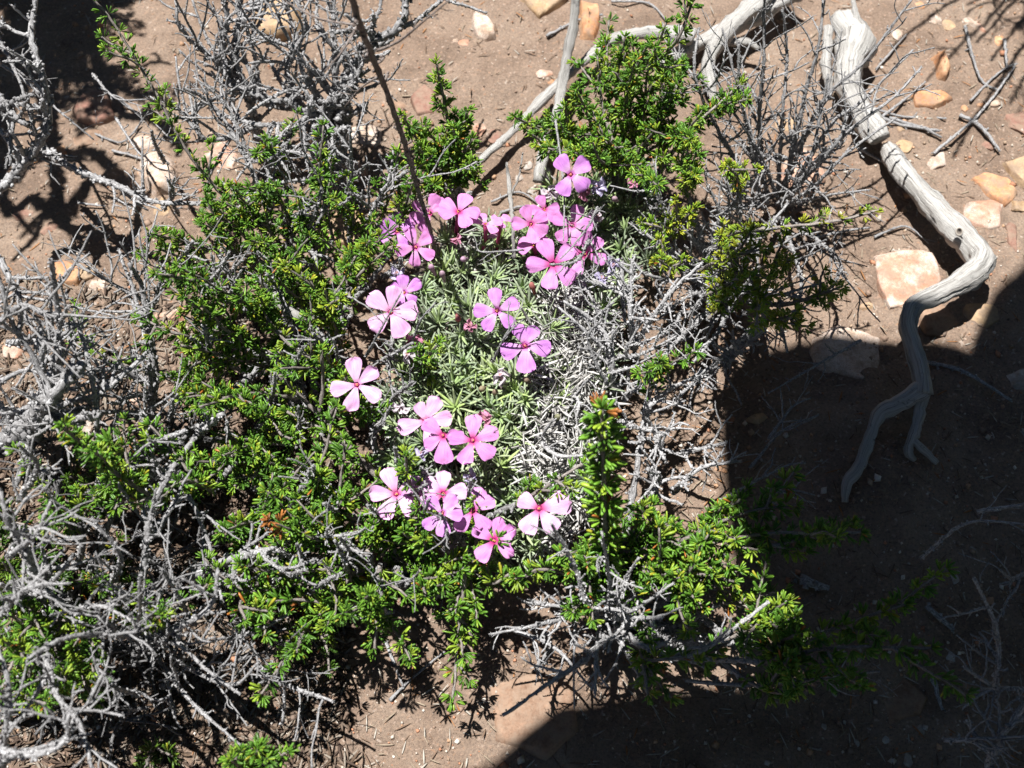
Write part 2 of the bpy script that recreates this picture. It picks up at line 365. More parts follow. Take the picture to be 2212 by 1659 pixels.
stone(200,222,0,0,'red','flat five-sided maroon stone beside a pale leaning branch',poly=[(152,232),(188,186),(228,192),(245,245),(205,262),(165,258)])
stone(188,290,90,46,'brown_s','tan brown stone just below the maroon five-sided stone',10)
stone(126,325,46,34,'orange','small orange stone under the pale crooked branch',-20)
stone(346,362,0,0,'white','largest bright white quartz stone with rusty stain',poly=[(312,338),(345,328),(375,345),(386,380),(372,412),(335,420),(310,385),(302,355)],thick=.8)
stone(312,303,66,34,'white','small white quartz cap above the largest white quartz stone',-15)
stone(352,455,52,64,'tan','tan stone half buried below the white quartz stone')
stone(480,338,90,84,'pinkq','pink stone behind the leafy stem and grey twigs')
stone(48,462,60,30,'red','dull red stone in the soil by grey twig shadows'); stone(112,496,46,32,'red','small brick red stone below the twig shadows')
stone(140,204,14,14,'grey','small round grey pebble beside maroon stone',group='small pebbles'); stone(216,480,16,14,'grey','small round grey pebble beside a twig shadow',group='small pebbles')
stone(596,35,0,0,'tan','big square tan block behind the grey twigs',poly=[(552,-60),(625,-60),(645,20),(640,62),(600,74),(556,70)],thick=.3)
stone(1047,63,0,0,'white','oval quartz pebble with tan face and white rim on open soil',poly=[(1026,32),(1052,38),(1068,62),(1070,84),(1050,92),(1030,84),(1022,58)],thick=.7)
stone(984,92,16,14,'white','white pebble beside a flat pink chip',group='small pebbles'); stone(1005,98,40,22,'pinkq','flat pale pink chip of stone on open soil')
stone(912,216,0,0,'red','dark reddish stone above the leafy green sprigs',poly=[(885,205),(915,180),(940,196),(936,238),(900,244)])
stone(856,216,56,36,'brown_s','low brown stone half sunk beside the dark reddish stone'); stone(870,236,22,16,'orange','little rusty pebble beside the dark reddish stone',group='small pebbles')
stone(1068,284,44,52,'red','rounded maroon stone beside the diagonal grey branch',seed=5); stone(1034,276,40,36,'pinkq','pale pink stone touching the rounded maroon stone')
stone(790,283,0,0,'white','white and pink quartz stone seen through green sprigs',poly=[(752,270),(790,258),(824,266),(822,300),(790,322),(760,306)])
stone(756,372,70,62,'pinkq','pinkish stone behind the upright twig among green sprigs'); stone(742,483,0,0,'tan','big tan stone under the green sprigs',poly=[(690,470),(740,440),(790,460),(780,520),(720,530),(692,505)])
stone(652,300,60,46,'brown_s','brown stone under the grey twig tangle'); stone(596,366,54,50,'tan','tan stone in shade under green sprigs')
stone(1165,6,0,0,'tan','wide flat yellow tan slab on open soil',poly=[(1100,-50),(1240,-50),(1225,-5),(1190,22),(1165,38),(1135,15)],thick=.4)
stone(1272,58,0,0,'orange','tall orange block behind the upright bleached stick',poly=[(1255,15),(1290,20),(1294,70),(1282,96),(1256,90)],thick=.6)
stone(1176,168,46,22,'pinkq','thin pink and white chip left of the upright bleached stick',15); stone(1195,182,34,20,'orange','flat rusty chip left of the upright bleached stick')
for k,(a,b,s) in enumerate([(1122,368,26),(1168,330,34),(1150,398,24),(1178,362,30),(1140,346,22),(1178,408,24)]): stone(a,b,s,s*1.2,'grey','pale lichened pebble heaped behind the pink flowers',group='pale pebbles behind the flowers')
stone(1985,12,26,26,'orange','small orange pebble on open soil',20); stone(1940,72,30,38,'white','white pebble beside the bleached branch knob',30); stone(2022,38,34,44,'white','pale cream pebble crossed by a twig shadow',-25); stone(2050,52,44,30,'tan','sandy flat chip beside the cream pebble')
stone(2106,44,74,40,'pinkq','long pink stone with white tip',-42); stone(2168,78,34,40,'orange','sandy orange stone under twig shadows')
stone(2036,146,0,0,'orange','upright orange stone with sharp left edge',poly=[(2020,120),(2036,112),(2052,150),(2042,172),(2030,168)],thick=.9)
stone(2005,200,0,0,'orange','wide rust brown stone beside loose dry twigs',poly=[(1974,190),(2040,186),(2062,205),(2020,222),(1985,218)],thick=.5)
stone(2204,262,60,84,'red','large dark maroon stone on open soil'); stone(2140,305,34,24,'red','small oval maroon pebble')
stone(2150,222,34,18,'white','white pebble among loose dry twigs'); stone(2086,228,22,20,'orange','round rust pebble among loose dry twigs',group='small pebbles'); stone(2122,222,20,18,'orange','round rust pebble among loose dry twigs',group='small pebbles')
stone(2030,340,84,34,'white','slender yellowish white stone lying on open soil',55); stone(1950,312,60,30,'tan','flat sandy stone beside the crack in the bleached branch'); stone(1948,275,18,20,'tan','small sandy pebble beside the crack in the bleached branch',group='small pebbles')
stone(2160,386,0,0,'orange','speckled orange slab with shadowed lower edge',poly=[(2112,368),(2140,355),(2192,368),(2208,402),(2180,428),(2150,412)],thick=.35)
stone(2196,355,0,0,'tan','pale tan slab behind the speckled orange slab',poly=[(2160,342),(2230,325),(2260,380),(2215,402),(2190,365)],thick=.3)
stone(2132,450,0,0,'pinkq','angular pink and orange block below the speckled orange slab',poly=[(2096,425),(2150,420),(2174,432),(2166,478),(2140,484),(2090,458)],thick=.5)
stone(2192,506,30,74,'red','slim rusty red stone standing apart',-8,thick=.8); stone(2206,436,44,30,'tan','small tan slab tucked between the two slabs')
stone(1966,578,0,0,'pinkq','large pink and white stone in the crook of the bleached branch',poly=[(1895,545),(1950,530),(2020,540),(2040,600),(1990,640),(1930,650),(1905,600)],thick=.35)
stone(1728,362,0,0,'pinkq','pink and white quartz stone under the bare grey twigs',poly=[(1690,350),(1735,318),(1775,345),(1785,390),(1740,420),(1690,400)],thick=.5)
stone(1700,260,56,40,'tan','tan stone beneath the bare grey twigs'); stone(1880,650,30,22,'tan','small tan stone on the sunlit soil below the large pink stone')
stone(1822,742,0,0,'white','white quartz stone half in the dark shadow',poly=[(1758,715),(1810,690),(1850,700),(1905,715),(1908,790),(1870,810),(1770,790),(1750,745)],thick=.45)
stone(2132,668,90,60,'tan','pale tan stone in the dark shadow right of the bleached branch',seed=3); stone(2035,680,100,84,'brown_s','brown stone tucked against the bleached branch in shadow'); stone(2205,820,60,50,'grey','grey stone in the dark shadow on the bare soil')
stone(146,592,0,0,'orange','rust brown stone seen between grey twigs',poly=[(112,575),(140,565),(176,585),(166,612),(130,618)]); stone(190,592,40,34,'tan','sandy stone beside the rust brown stone'); stone(212,616,50,36,'white','bluish white stone beside the rust brown stone')
stone(232,806,50,46,'red','brick red stone under the grey twigs'); stone(290,862,50,36,'pinkq','pinkish tan stone under the grey twigs'); stone(192,922,44,54,'grey','pale grey banded stone under the grey twigs'); stone(376,682,76,36,'pinkq','long pink stone beneath leafy green sprigs'); stone(24,758,50,36,'pinkq','pink stone half hidden by blurred grey twigs'); stone(70,855,46,30,'white','pale stone half hidden by blurred grey twigs')
stone(1150,1530,0,0,'brown_s','wide dark brown slab in the deep shadow',poly=[(1060,1480),(1150,1450),(1240,1490),(1250,1580),(1180,1640),(1080,1590)],thick=.25)
stone(1950,1505,0,0,'brown_s','large dull brown stone in the deep shadow',poly=[(1905,1480),(1950,1450),(2015,1500),(2000,1540),(1930,1560)],thick=.5)
for k,(a,b,s) in enumerate([(1995,1570,18),(1920,1594,16),(1968,1642,22),(1855,1602,11),(1785,1568,12),(2058,1416,18),(1722,1483,14),(2105,1186,16),(2062,1250,20),(1805,1495,14)]): stone(a,b,s,s*1.1,'grey','pale pebble in the deep shadow on the soil',group='pale pebbles in the deep shadow')
stone(1640,900,46,30,'tan','small tan stone at the edge of the dark shadow'); stone(1560,1010,30,20,'orange','rust pebble at the edge of the dark shadow')

# ------------------------------------------------------------------ twigs and sprigs
def path(pts):                                     # [(x, y, z), ...] in photo units and metres -> smooth path
    return spline([P(*p) for p in pts])
def at(pl, t): return pl[int(round(t*(len(pl)-1)))]
def twig_mesh(mb, pl, r0, r1, knob=1.0, spur=.5, col=1.0, sides=6):
    c = np.array([1,1,1])*col*R.uniform(.85,1.12)
    tube(mb, pl, r0, r1, sides, c, .14, r0*.10)
    L = np.linalg.norm(np.diff(pl, axis=0), axis=1).sum(); m = int(L*knob*1700)
    if m:
        t = R.integers(0, len(pl), m); rr = np.interp(t, [0, len(pl)-1], [r0, r1])
        blobs(mb, pl[t]+nrm(R.normal(size=(m,3)))*rr[:,None]*R.uniform(.8,1.5,(m,1)), rr*R.uniform(.35,.9,m), c*R.uniform(.7,1.25,(m,1)))
    for _ in range(int(L*spur*190)):               # short side spurs with knobbly ends
        i = R.integers(2, max(3, len(pl)-1)); i = min(i, len(pl)-2); T = nrm(pl[i+1]-pl[i-1]); s = nrm(np.cross(T, R.normal(size=3))+.5*T)
        l = R.uniform(.0015,.0045); rr = np.interp(i, [0, len(pl)-1], [r0, r1])*.55
        q = pl[i]+s*l*np.linspace(0,1,4)[:,None]+R.normal(0,.0002,(4,3)); tube(mb, q, rr, rr*.9, 5, c, .15)
        blobs(mb, q[[-1,-1,-2]]+R.normal(0,rr*.6,(3,3)), np.full(3, rr)*R.uniform(.7,1.2,3), c)
def child_path(pl, t, L, spread=(35,65), up=.15, wav=.12, bias=None):
    i = min(max(int(t*(len(pl)-1)),1), len(pl)-2); T = nrm(pl[i+1]-pl[i-1]); s = nrm(np.cross(T, R.normal(size=3)))
    a = math.radians(R.uniform(*spread)); d = nrm(T*math.cos(a)+s*math.sin(a)+np.array([0,0,up]) + (0 if bias is None else bias))
    n = max(4, int(L/.009)); pts = [pl[i]]
    for _ in range(n):
        d = nrm(d+R.normal(0, wav, 3)+np.array([0,0,.03])); p = pts[-1]+d*L/n
        g = float(ground_z(p[0], p[1]))+.003
        if p[2] < g: p[2] = g; d[2] = abs(d[2])
        pts.append(p)
    return spline(np.array(pts))
def clear(pl):                                      # nothing grows up into the lens
    return np.linalg.norm(pl-CAM, axis=1).min() > .15
def dead(thing, pts, r0, r1=None, kids=4, klen=(.02,.05), gk=1, col=1.0, up=.1, name='branch', knob=1.0, m='bark', pl=None, wav=.16):
    off = np.array(thing.location); pl = path(pts) if pl is None else pl; r0 = r0*.70; kids = int(kids*1.35+.5) if kids else 0; r1 = r1 or r0*.45
    mb = MB(); twig_mesh(mb, pl, r0, r1, knob, .5, col, 7); o = mb.build(name, M[m], thing, off)
    for k in range(kids):
        t = R.uniform(.15,.95); c = child_path(pl, t, R.uniform(*klen), up=up, wav=wav)
        if not clear(c): continue
        rr = np.interp(t,[0,1],[r0,r1])*R.uniform(.5,.8); mb = MB(); twig_mesh(mb, c, rr, rr*.6, knob, .6, col, 6)
        for g in range(gk):
            c2 = child_path(c, R.uniform(.25,.9), R.uniform(*klen)*.5, up=up, wav=wav)
            if clear(c2): twig_mesh(mb, c2, rr*.7, rr*.5, knob, .6, col, 5)
        mb.build('twig', M[m], o, off)
    return pl
GREEN = np.array([(.10,.225,.024),(.075,.185,.02),(.135,.26,.028),(.20,.30,.03),(.06,.145,.02)])
YELL = np.array([(.24,.32,.025),(.18,.29,.03),(.14,.26,.025),(.30,.33,.03),(.22,.30,.03)])
def sprig_geo(mbS, mbL, pl, r0=.0008, dens=1.0, ll=.0048, pal=GREEN, dead_tip=0.0, start=.0, spread=1.0):
    c = np.array([1,1,1])*R.uniform(.8,1.1); tube(mbS, pl, r0, r0*.55, 6, c, .12, .0001)
    s = np.concatenate([[0], np.cumsum(np.linalg.norm(np.diff(pl, axis=0), axis=1))]); L = s[-1]
    T, N, B = frames(pl); sp = .0022/dens; nodes = np.arange(L*start+.001, L, sp)
    ll = ll*.86; ph = R.uniform(0,6.28); Bs=[]; Ds=[]; Cs=[]; Ls=[]
    for k, q in enumerate(nodes):
        i = min(np.searchsorted(s, q), len(pl)-1); fr = q/L; a = ph+k*2.4+R.normal(0,.3)
        rad = N[i]*math.cos(a)+B[i]*math.sin(a); m = R.integers(6, 11)
        ax = nrm(T[i]*R.uniform(.35,.8)+rad)
        dd = nrm(ax+R.normal(0,.42*spread,(m,3))); Bs.append(np.tile(pl[i]+rad*r0, (m,1))+dd*.0003); Ds.append(dd); Ls.append(ll*R.uniform(.6,1.12,m)*(1 if fr<.9 else .85))
        base = pal[R.integers(0,len(pal))]; cc = base*R.uniform(.75,1.25,(m,1))
        cc[R.uniform(0,1,m)<.008] = (.34,.13,.03); cc[R.uniform(0,1,m)<.03] = (.30,.30,.03)
        if fr > 1-dead_tip: cc = np.tile((.30,.12,.035),(m,1))*R.uniform(.7,1.2,(m,1))
        Cs.append(cc)
    m = 12; dd = nrm(T[-1]*.9+R.normal(0,.5,(m,3))); Bs.append(np.tile(pl[-1],(m,1))); Ds.append(dd); Ls.append(ll*R.uniform(.5,.9,m))
    Cs.append((np.tile((.30,.12,.035),(m,1)) if dead_tip>.1 else pal[R.integers(0,len(pal),m)]*1.15))
    Bs=np.concatenate(Bs); Ds=np.concatenate(Ds); Ls=np.concatenate(Ls); Cs=np.concatenate(Cs)
    leaves(mbL, NEEDLE, Bs, Ds, nrm(R.normal(size=Bs.shape)), Ls, Ls*.118*R.uniform(.85,1.2,len(Ls)), Cs, R.normal(.06,.08,len(Ls)))
def sprig(thing, pts=None, kids=2, klen=(.015,.032), dens=1.0, pal=GREEN, ll=.0048, r0=.0009, dead_tip=0, start=0.0, pl=None, up=.15, label=None):
    off = np.array(thing.location); pl = path(pts) if pl is None else pl
    mbS, mbL = MB(), MB(); sprig_geo(mbS, mbL, pl, r0, dens, ll, pal, dead_tip, start)
    for k in range(kids):
        c = child_path(pl, R.uniform(.1,.85), R.uniform(*klen), (25,60), up)
        if clear(c): sprig_geo(mbS, mbL, c, r0*.75, dens, ll, pal)
    o = mbS.build('sprig', M['stem'], thing, off)
    if label: o['label'] = label
    tag(mbL.build('leaves', M['green'], o, off), kind='stuff')
    return pl
def shrub(name, x, y, label, cat='shrub', group=None):
    b = P(x, y, 0); b[2] = ground_z(b[0], b[1]); return tag(empty(name, b), label, cat, group)
def link_up(thing, pts, r=.0013, mid=.5):          # woody stem from the shrub's root to where a sprig starts
    b = np.array(thing.location)+R.normal(0,.004,3)*[1,1,0]; e = P(*pts[0]); m1 = b*(1-mid)+e*mid; m1[2] = max(m1[2]*.7, .006); m1 += R.normal(0,.004,3)
    pl = spline([b+[0,0,-.004], m1, e]); mb = MB(); twig_mesh(mb, pl, r*1.5, r*.8, .6, .2, .9, 6); mb.build('stem', M['bark'], thing, thing.location)
def sprigs(thing, rows, z0=.045, z1=.075, link=True, **kw):
    for row in rows:
        k = dict(kw); pts = row
        if isinstance(row, dict): k.update(row); pts = k.pop('p')
        n = len(pts); pts = [(p[0], p[1], p[2] if len(p)>2 else z0+(z1-z0)*i/(n-1)+R.normal(0,.006)) for i, p in enumerate(pts)]
        if k.pop('link', link): link_up(thing, pts)
        sprig(thing, pts, **k)

# ---- leafy shrub left of the flowers
A = shrub('leafy_shrub', 650, 720, 'large leafy green shrub crowding the left side of the pink flowers', 'shrub')
sprigs(A, [
 dict(p=[(560,480,.05),(480,420,.06),(400,320,.08),(330,190,.10),(245,50,.12),(195,-10,.13)], kids=6, klen=(.008,.018), dens=.8),
 [(470,540),(390,520),(325,505)], [(560,600),(450,580),(350,540)], [(600,520),(540,450),(500,400)], [(640,540),(620,460),(590,400)], [(700,560),(660,480),(640,420)],
 [(720,520),(700,430),(690,380)], [(770,520),(760,440),(750,380)], [(820,480),(850,400),(860,330)], [(850,540),(870,470),(890,400)], [(620,430),(600,350),(575,300)],
 [(620,500),(560,470),(460,430)], [(660,600),(600,540),(540,520)], [(600,640),(520,560),(440,470)], [(560,560),(520,500),(470,450)],
 dict(p=[(600,700,.05),(500,640,.08),(385,575,.11)], kids=4), dict(p=[(560,760,.05),(470,700,.08),(395,640,.10)], kids=4), [(600,800),(490,770),(390,745)], [(480,740),(380,720),(290,680)],
 [(640,860),(540,850),(430,880)], [(650,700),(640,620),(600,560)], [(720,700),(700,640),(680,570)], [(760,680),(750,600),(760,540)], [(720,800),(620,740),(560,660)],
 [(800,620),(780,560),(800,520)], [(740,760),(720,700),(700,660)], [(620,760),(590,700),(560,640)], [(520,800),(450,780),(400,800)], [(680,820),(640,780),(600,760)],
 [(560,880),(480,850),(400,850)], [(620,930),(540,950),(470,940)], [(700,640),(640,640),(600,600)], [(520,660),(450,640),(410,600)], [(760,840),(720,800),(700,760)],
 dict(p=[(690,690,.05),(710,660,.08),(735,645,.09)], pal=YELL[:3], kids=2)], z0=.035, z1=.075)
sprigs(A, [dict(p=[(820,1035,.035),(753,963,.045),(713,920,.05),(653,860,.06),(600,806,.07)], kids=5, r0=.0014, dens=.8, ll=.0054),
 [(640,960),(560,960),(480,985)], [(700,980),(640,1010),(580,1000)], [(720,900),(760,880),(790,880)], [(560,1000),(470,1000),(390,990)], [(660,880),(620,900),(560,900)],
 dict(p=[(330,820,.02),(230,770,.03),(140,725,.03)], kids=1), dict(p=[(320,1070,.07),(220,1000,.10),(135,920,.13)], kids=3),
 dict(p=[(460,1060,.06),(400,1040,.08),(340,1080,.09)], kids=2), dict(p=[(330,1010,.05),(260,1010,.07),(190,960,.08)], kids=2)], z0=.03, z1=.06, ll=.0052)
# ---- leafy shrub below the flowers
B = shrub('leafy_shrub', 840, 1250, 'leafy green shrub with rusty dead tips below the lowest pink flowers', 'shrub')
sprigs(B, [dict(p=[(800,1200,.05),(690,1165,.06),(580,1125,.08)], dead_tip=.16, kids=5, label='sprig with a rusty dead tip'),
 dict(p=[(800,1290,.02),(730,1310,.02),(645,1305,.025)], dead_tip=.5, kids=0, label='sprig with rust brown dead leaves'),
 [(920,1190),(860,1150),(800,1110)], [(900,1200),(780,1130),(700,1090)], [(940,1230),(1000,1220),(1045,1205)], [(850,1180),(760,1190),(700,1150)], [(780,1210),(700,1230),(600,1240)],
 dict(p=[(820,1220,.05),(815,1320,.04),(808,1410,.03)], kids=3), [(760,1230),(730,1290),(690,1330)], [(900,1230),(930,1260),(960,1265)], dict(p=[(1005,1230,.06),(990,1380,.04),(978,1515,.03)], kids=5, klen=(.008,.014), dens=.75),
 [(700,1200),(620,1200),(520,1180)], [(680,1260),(600,1270),(500,1285)], [(640,1130),(600,1080),(620,1040)], [(720,1120),(680,1070),(690,1030)], [(860,1230),(830,1280),(800,1330)],
 [(840,1200),(900,1230),(920,1290)], [(760,1180),(720,1130),(740,1080)], [(600,1150),(540,1130),(480,1150)], [(560,1260),(520,1300),(530,1340)], [(700,1300),(660,1360),(640,1410)], [(880,1160),(840,1130),(790,1150)],
 [(960,1200),(910,1180),(870,1150)], dict(p=[(780,1150,.05),(830,1110,.06),(850,1105,.065)], kids=1), [(1010,1230),(1060,1260),(1100,1240)]], z0=.035, z1=.06, ll=.0055)
for th, box, n in ((A,(330,330,840,980),34),(B,(520,1060,1020,1330),20)):      # bare twigs among the leaves
    for k in range(n):
        x = R.uniform(box[0],box[2]); y = R.uniform(box[1],box[3]); a = R.uniform(.2,2.9); l = R.uniform(50,110)
        dead(th, [(x,y,.02),(x+.5*l*math.cos(a)+R.normal(0,8),y-.5*l*math.sin(a),.055),(x+l*math.cos(a),y-l*math.sin(a),.085)], R.uniform(.0010,.0018), kids=3, klen=(.006,.016), gk=0, knob=1.5, name='bare_branch')
# ---- small sprigs over the flowers
sprigs(B, [dict(p=[(905,805,.045),(922,775,.065),(945,745,.08)], kids=2, klen=(.006,.01), link=False), dict(p=[(905,1095,.05),(882,1035,.075),(877,985,.09)], kids=2, klen=(.006,.01)),
 dict(p=[(1115,1090,.05),(1190,1045,.07),(1258,1002,.075)], kids=4, klen=(.006,.014), dens=.8)], z0=.05, z1=.08)
# ---- upper middle
Cc = shrub('leafy_shrub', 985, 430, 'small upright leafy shrub beside the diagonal grey branch', 'shrub')
sprigs(Cc, [dict(p=[(980,400,.04),(972,300,.06),(960,220,.08),(943,140,.10)], kids=4, klen=(.006,.012)), [(980,380),(1000,300),(1008,240)], [(970,390),(920,330),(868,248)], [(985,400),(1005,370),(1028,350)], [(970,400),(930,350),(905,320)],
 [(975,380),(960,330),(930,290)], [(985,390),(1000,340),(1020,300)], [(975,390),(985,330),(980,280)], [(970,410),(930,400),(890,390)]], z0=.035, z1=.075, kids=3, klen=(.008,.018), ll=.0052)
# ---- upper right
D = shrub('leafy_shrub', 1350, 375, 'tall bright green leafy shrub behind the topmost pink flower', 'shrub')
sprigs(D, [[(1340,340),(1320,250),(1310,150),(1315,45)], [(1370,330),(1390,240),(1400,150),(1440,50)], dict(p=[(1400,150,.09),(1460,90,.11),(1490,20,.12),(1500,-8,.12)], link=False), [(1340,330),(1285,280),(1245,190)],
 [(1330,340),(1240,310),(1185,245)], [(1320,350),(1200,300),(1112,252)], [(1370,340),(1440,240),(1475,140)], [(1420,330),(1500,270),(1602,180)], [(1460,320),(1530,250),(1580,220)], [(1350,330),(1350,240),(1370,130)],
 [(1360,340),(1310,300),(1280,240)], [(1380,340),(1420,280),(1440,200)], [(1350,320),(1330,200),(1350,80)], [(1300,330),(1270,340),(1240,330)], [(1390,330),(1450,300),(1490,300)], [(1360,300),(1400,200),(1460,140)], [(1330,330),(1300,220),(1290,120)], [(1370,320),(1360,200),(1400,90)],
 [(1400,360),(1460,350),(1500,380)], [(1340,360),(1300,350),(1280,310)], [(1370,350),(1390,380),(1420,400)], [(1310,350),(1200,330),(1150,290)]], z0=.035, z1=.085, kids=3, klen=(.010,.022), ll=.0050)
# ---- right
E = shrub('leafy_shrub', 1580, 600, 'sparse yellow-green shrub with bare grey twigs right of the flowers', 'shrub')
sprigs(E, [dict(p=[(1600,500,.04),(1700,490,.06),(1800,478,.07),(1897,455,.07)], kids=1, dens=.75, klen=(.005,.01)), [(1420,500),(1470,480),(1490,460)], [(1560,520),(1600,500),(1650,500)], [(1500,590),(1560,560),(1640,540)], [(1520,640),(1560,620),(1595,600)],
 [(1480,500),(1420,490),(1385,480)], [(1640,580),(1680,570),(1710,560)], [(1640,610),(1640,660),(1632,705)], [(1690,660),(1760,640),(1822,618)], [(1560,580),(1600,590),(1680,600)], [(1480,560),(1450,580),(1420,560)], [(1530,690),(1560,660),(1570,640)],
 [(1490,430),(1480,400),(1500,380)], [(1600,420),(1590,380),(1570,360)], [(1660,690),(1700,690),(1720,670)]], z0=.05, z1=.085, kids=3, klen=(.006,.016), dens=.8, pal=YELL, ll=.0044)
for p, r, k in [([(1580,600,.01),(1500,520,.05),(1430,440,.07),(1400,380,.08)],.0018,7), ([(1580,600,.01),(1470,560,.05),(1390,500,.06)],.0018,7), ([(1570,600,.01),(1560,480,.05),(1530,400,.07)],.0016,7), ([(1590,610,.01),(1640,520,.05),(1700,440,.06)],.0016,6), ([(1570,620,.01),(1490,640,.05),(1420,690,.06)],.0016,7), ([(1580,620,.01),(1560,700,.04),(1500,780,.05)],.0018,7), ([(1590,620,.01),(1660,640,.05),(1780,610,.06)],.0016,6),
  ([(1570,600,.01),(1420,600,.06),(1360,560,.07)],.0016,6), ([(1560,640,.01),(1460,740,.05),(1400,800,.06)],.0016,6), ([(1590,590,.01),(1600,450,.05),(1590,330,.07)],.0015,6), ([(1600,640,.01),(1680,700,.04),(1700,760,.05)],.0014,5), ([(1540,620,.02),(1440,520,.06),(1450,430,.08)],.0014,6), ([(1640,700,.01),(1540,790,.03),(1440,880,.04)],.0022,5)]:
    dead(E, p, r, kids=k, klen=(.010,.028), gk=1, col=1.15, knob=1.5)
# ---- lower right
F = shrub('leafy_shrub', 1320, 1345, 'leafy shrub partly sunk in the dark shadow beside a grey twig burst', 'shrub')
sprigs(F, [dict(p=[(1325,1330,.02),(1312,1250,.05),(1306,1100,.09),(1300,885,.135)], kids=0, dens=1.7, ll=.0078, r0=.0012, start=.12, dead_tip=.02, pal=GREEN*1.2, label='tall shoot with a rusty tip'),
 [(1290,1180),(1370,1230),(1480,1235),(1585,1255)], [(1300,1200),(1400,1180),(1440,1130)], [(1280,1260),(1180,1230),(1130,1250)], [(1320,1230),(1350,1170),(1340,1120)], [(1360,1230),(1420,1220),(1460,1190)], [(1380,1250),(1440,1270),(1500,1290)],
 [(1320,1250),(1400,1250),(1440,1240)], [(1300,1220),(1260,1250),(1230,1230)], [(1400,1200),(1480,1200),(1540,1230)], [(1350,1200),(1390,1150),(1420,1130)], [(1340,1260),(1300,1230),(1260,1200)],
 [(1440,1200),(1600,1160),(1750,1150),(1860,1150)], [(1470,1170),(1600,1110),(1720,1090)], [(1480,1180),(1540,1120),(1600,1080)], [(1600,1160),(1680,1180),(1740,1190)], [(1500,1430),(1640,1340),(1700,1300)], [(1640,1430),(1800,1400),(2012,1400)],
 [(1700,1400),(1850,1340),(1955,1305)], [(1380,1380),(1390,1440),(1400,1500)], [(1560,1300),(1640,1320),(1680,1360)], [(1640,1380),(1700,1420),(1740,1450)], [(1450,1240),(1500,1250),(1560,1240)], [(1280,1150),(1270,1190),(1240,1220)],
 [(1400,860),(1418,815),(1425,780)], [(1620,1420),(1680,1390),(1720,1370)], [(1600,1460),(1650,1490),(1700,1500)]], z0=.04, z1=.06, ll=.0055)
# ---- bottom left corner
H = shrub('leafy_shrub', 560, 1740, 'small leafy sprigs poking up beside the bottom grey twigs', 'shrub')
sprigs(H, [[(560,1690),(550,1650),(556,1620)], [(570,1690),(580,1660),(575,1640)], [(540,1700),(520,1660),(500,1640)]], z0=.04, z1=.08, kids=2, klen=(.006,.012))
I0 = shrub('leafy_shrub', 60, 1330, 'blurred green shrub, low leaves coloured dark as shade, under the bottom left grey twigs', 'shrub')
sprigs(I0, [[(120,1330),(70,1350),(30,1390)], [(60,1330),(40,1380),(50,1420)], [(150,1320),(180,1350),(160,1400)], [(100,1300),(60,1290),(20,1300)], [(180,1150),(140,1130),(110,1090)], [(240,1120),(220,1080),(240,1040)], [(260,1330),(310,1340),(350,1330)], [(200,1450),(150,1440),(140,1480)], [(40,1480),(60,1510),(100,1520)]], z0=.04, z1=.08, kids=3)

low = []
for k in range(24):
    x = R.uniform(-20,620); y = R.uniform(1040,1640)
    if x > 430 and y > 1440: continue
    a = R.uniform(0,6.28); low.append([(x,y),(x+50*math.cos(a),y+50*math.sin(a)),(x+95*math.cos(a),y+95*math.sin(a))])
sprigs(I0, low, z0=.012, z1=.035, kids=2, link=False, pal=GREEN*.5, dens=.7)  # understorey leaves coloured darker, a backdrop in place of deep shade
# ---- dead grey shrubs
J = shrub('dead_shrub', 720, 330, 'gnarled grey leafless shrub above the left green sprigs', 'shrub')
for p, r, k in [([(730,420,.01),(738,300,.03),(745,190,.05),(770,130,.06),(800,90,.07),(860,60,.08),(882,-10,.09)],.0042,9), ([(735,330,.02),(725,180,.05),(722,60,.07),(720,-10,.08)],.0024,7),
  ([(735,300,.02),(650,230,.04),(560,210,.05),(480,150,.06),(490,40,.08),(480,-10,.09)],.0030,9), ([(560,310,.02),(540,220,.04),(510,130,.06),(520,40,.08),(570,0,.08)],.0026,9), ([(700,300,.02),(640,270,.05),(560,270,.06),(480,250,.06)],.0022,7),
  ([(720,250,.03),(660,170,.06),(640,110,.07),(560,80,.08)],.0020,7), ([(650,230,.04),(620,150,.06),(660,60,.08),(640,-5,.09)],.0020,7), ([(740,260,.02),(690,240,.05),(600,300,.06),(530,340,.06)],.0020,6),
  ([(600,440,.02),(560,400,.05),(510,300,.06),(450,220,.07),(400,190,.08)],.0020,6), ([(720,400,.02),(650,390,.05),(580,400,.06)],.0018,5), ([(560,270,.04),(480,300,.05),(430,290,.06),(410,200,.07)],.0018,6),
  ([(690,240,.04),(760,180,.06),(800,100,.07)],.0016,5), ([(560,210,.04),(450,120,.07),(390,60,.09),(380,0,.1)],.0018,6), ([(755,540,.03),(760,400,.06),(755,280,.09)],.0016,2), ([(790,500,.04),(830,410,.07),(880,370,.08)],.0020,3), ([(640,560,.03),(690,430,.07),(700,350,.08)],.0016,3)]:
    dead(J, p, r*1.15, kids=k, klen=(.015,.045), gk=2, up=.1, knob=1.4)
K = shrub('dead_shrub', -20, 420, 'pale crooked bare branches leaning in over the maroon stone', 'shrub')
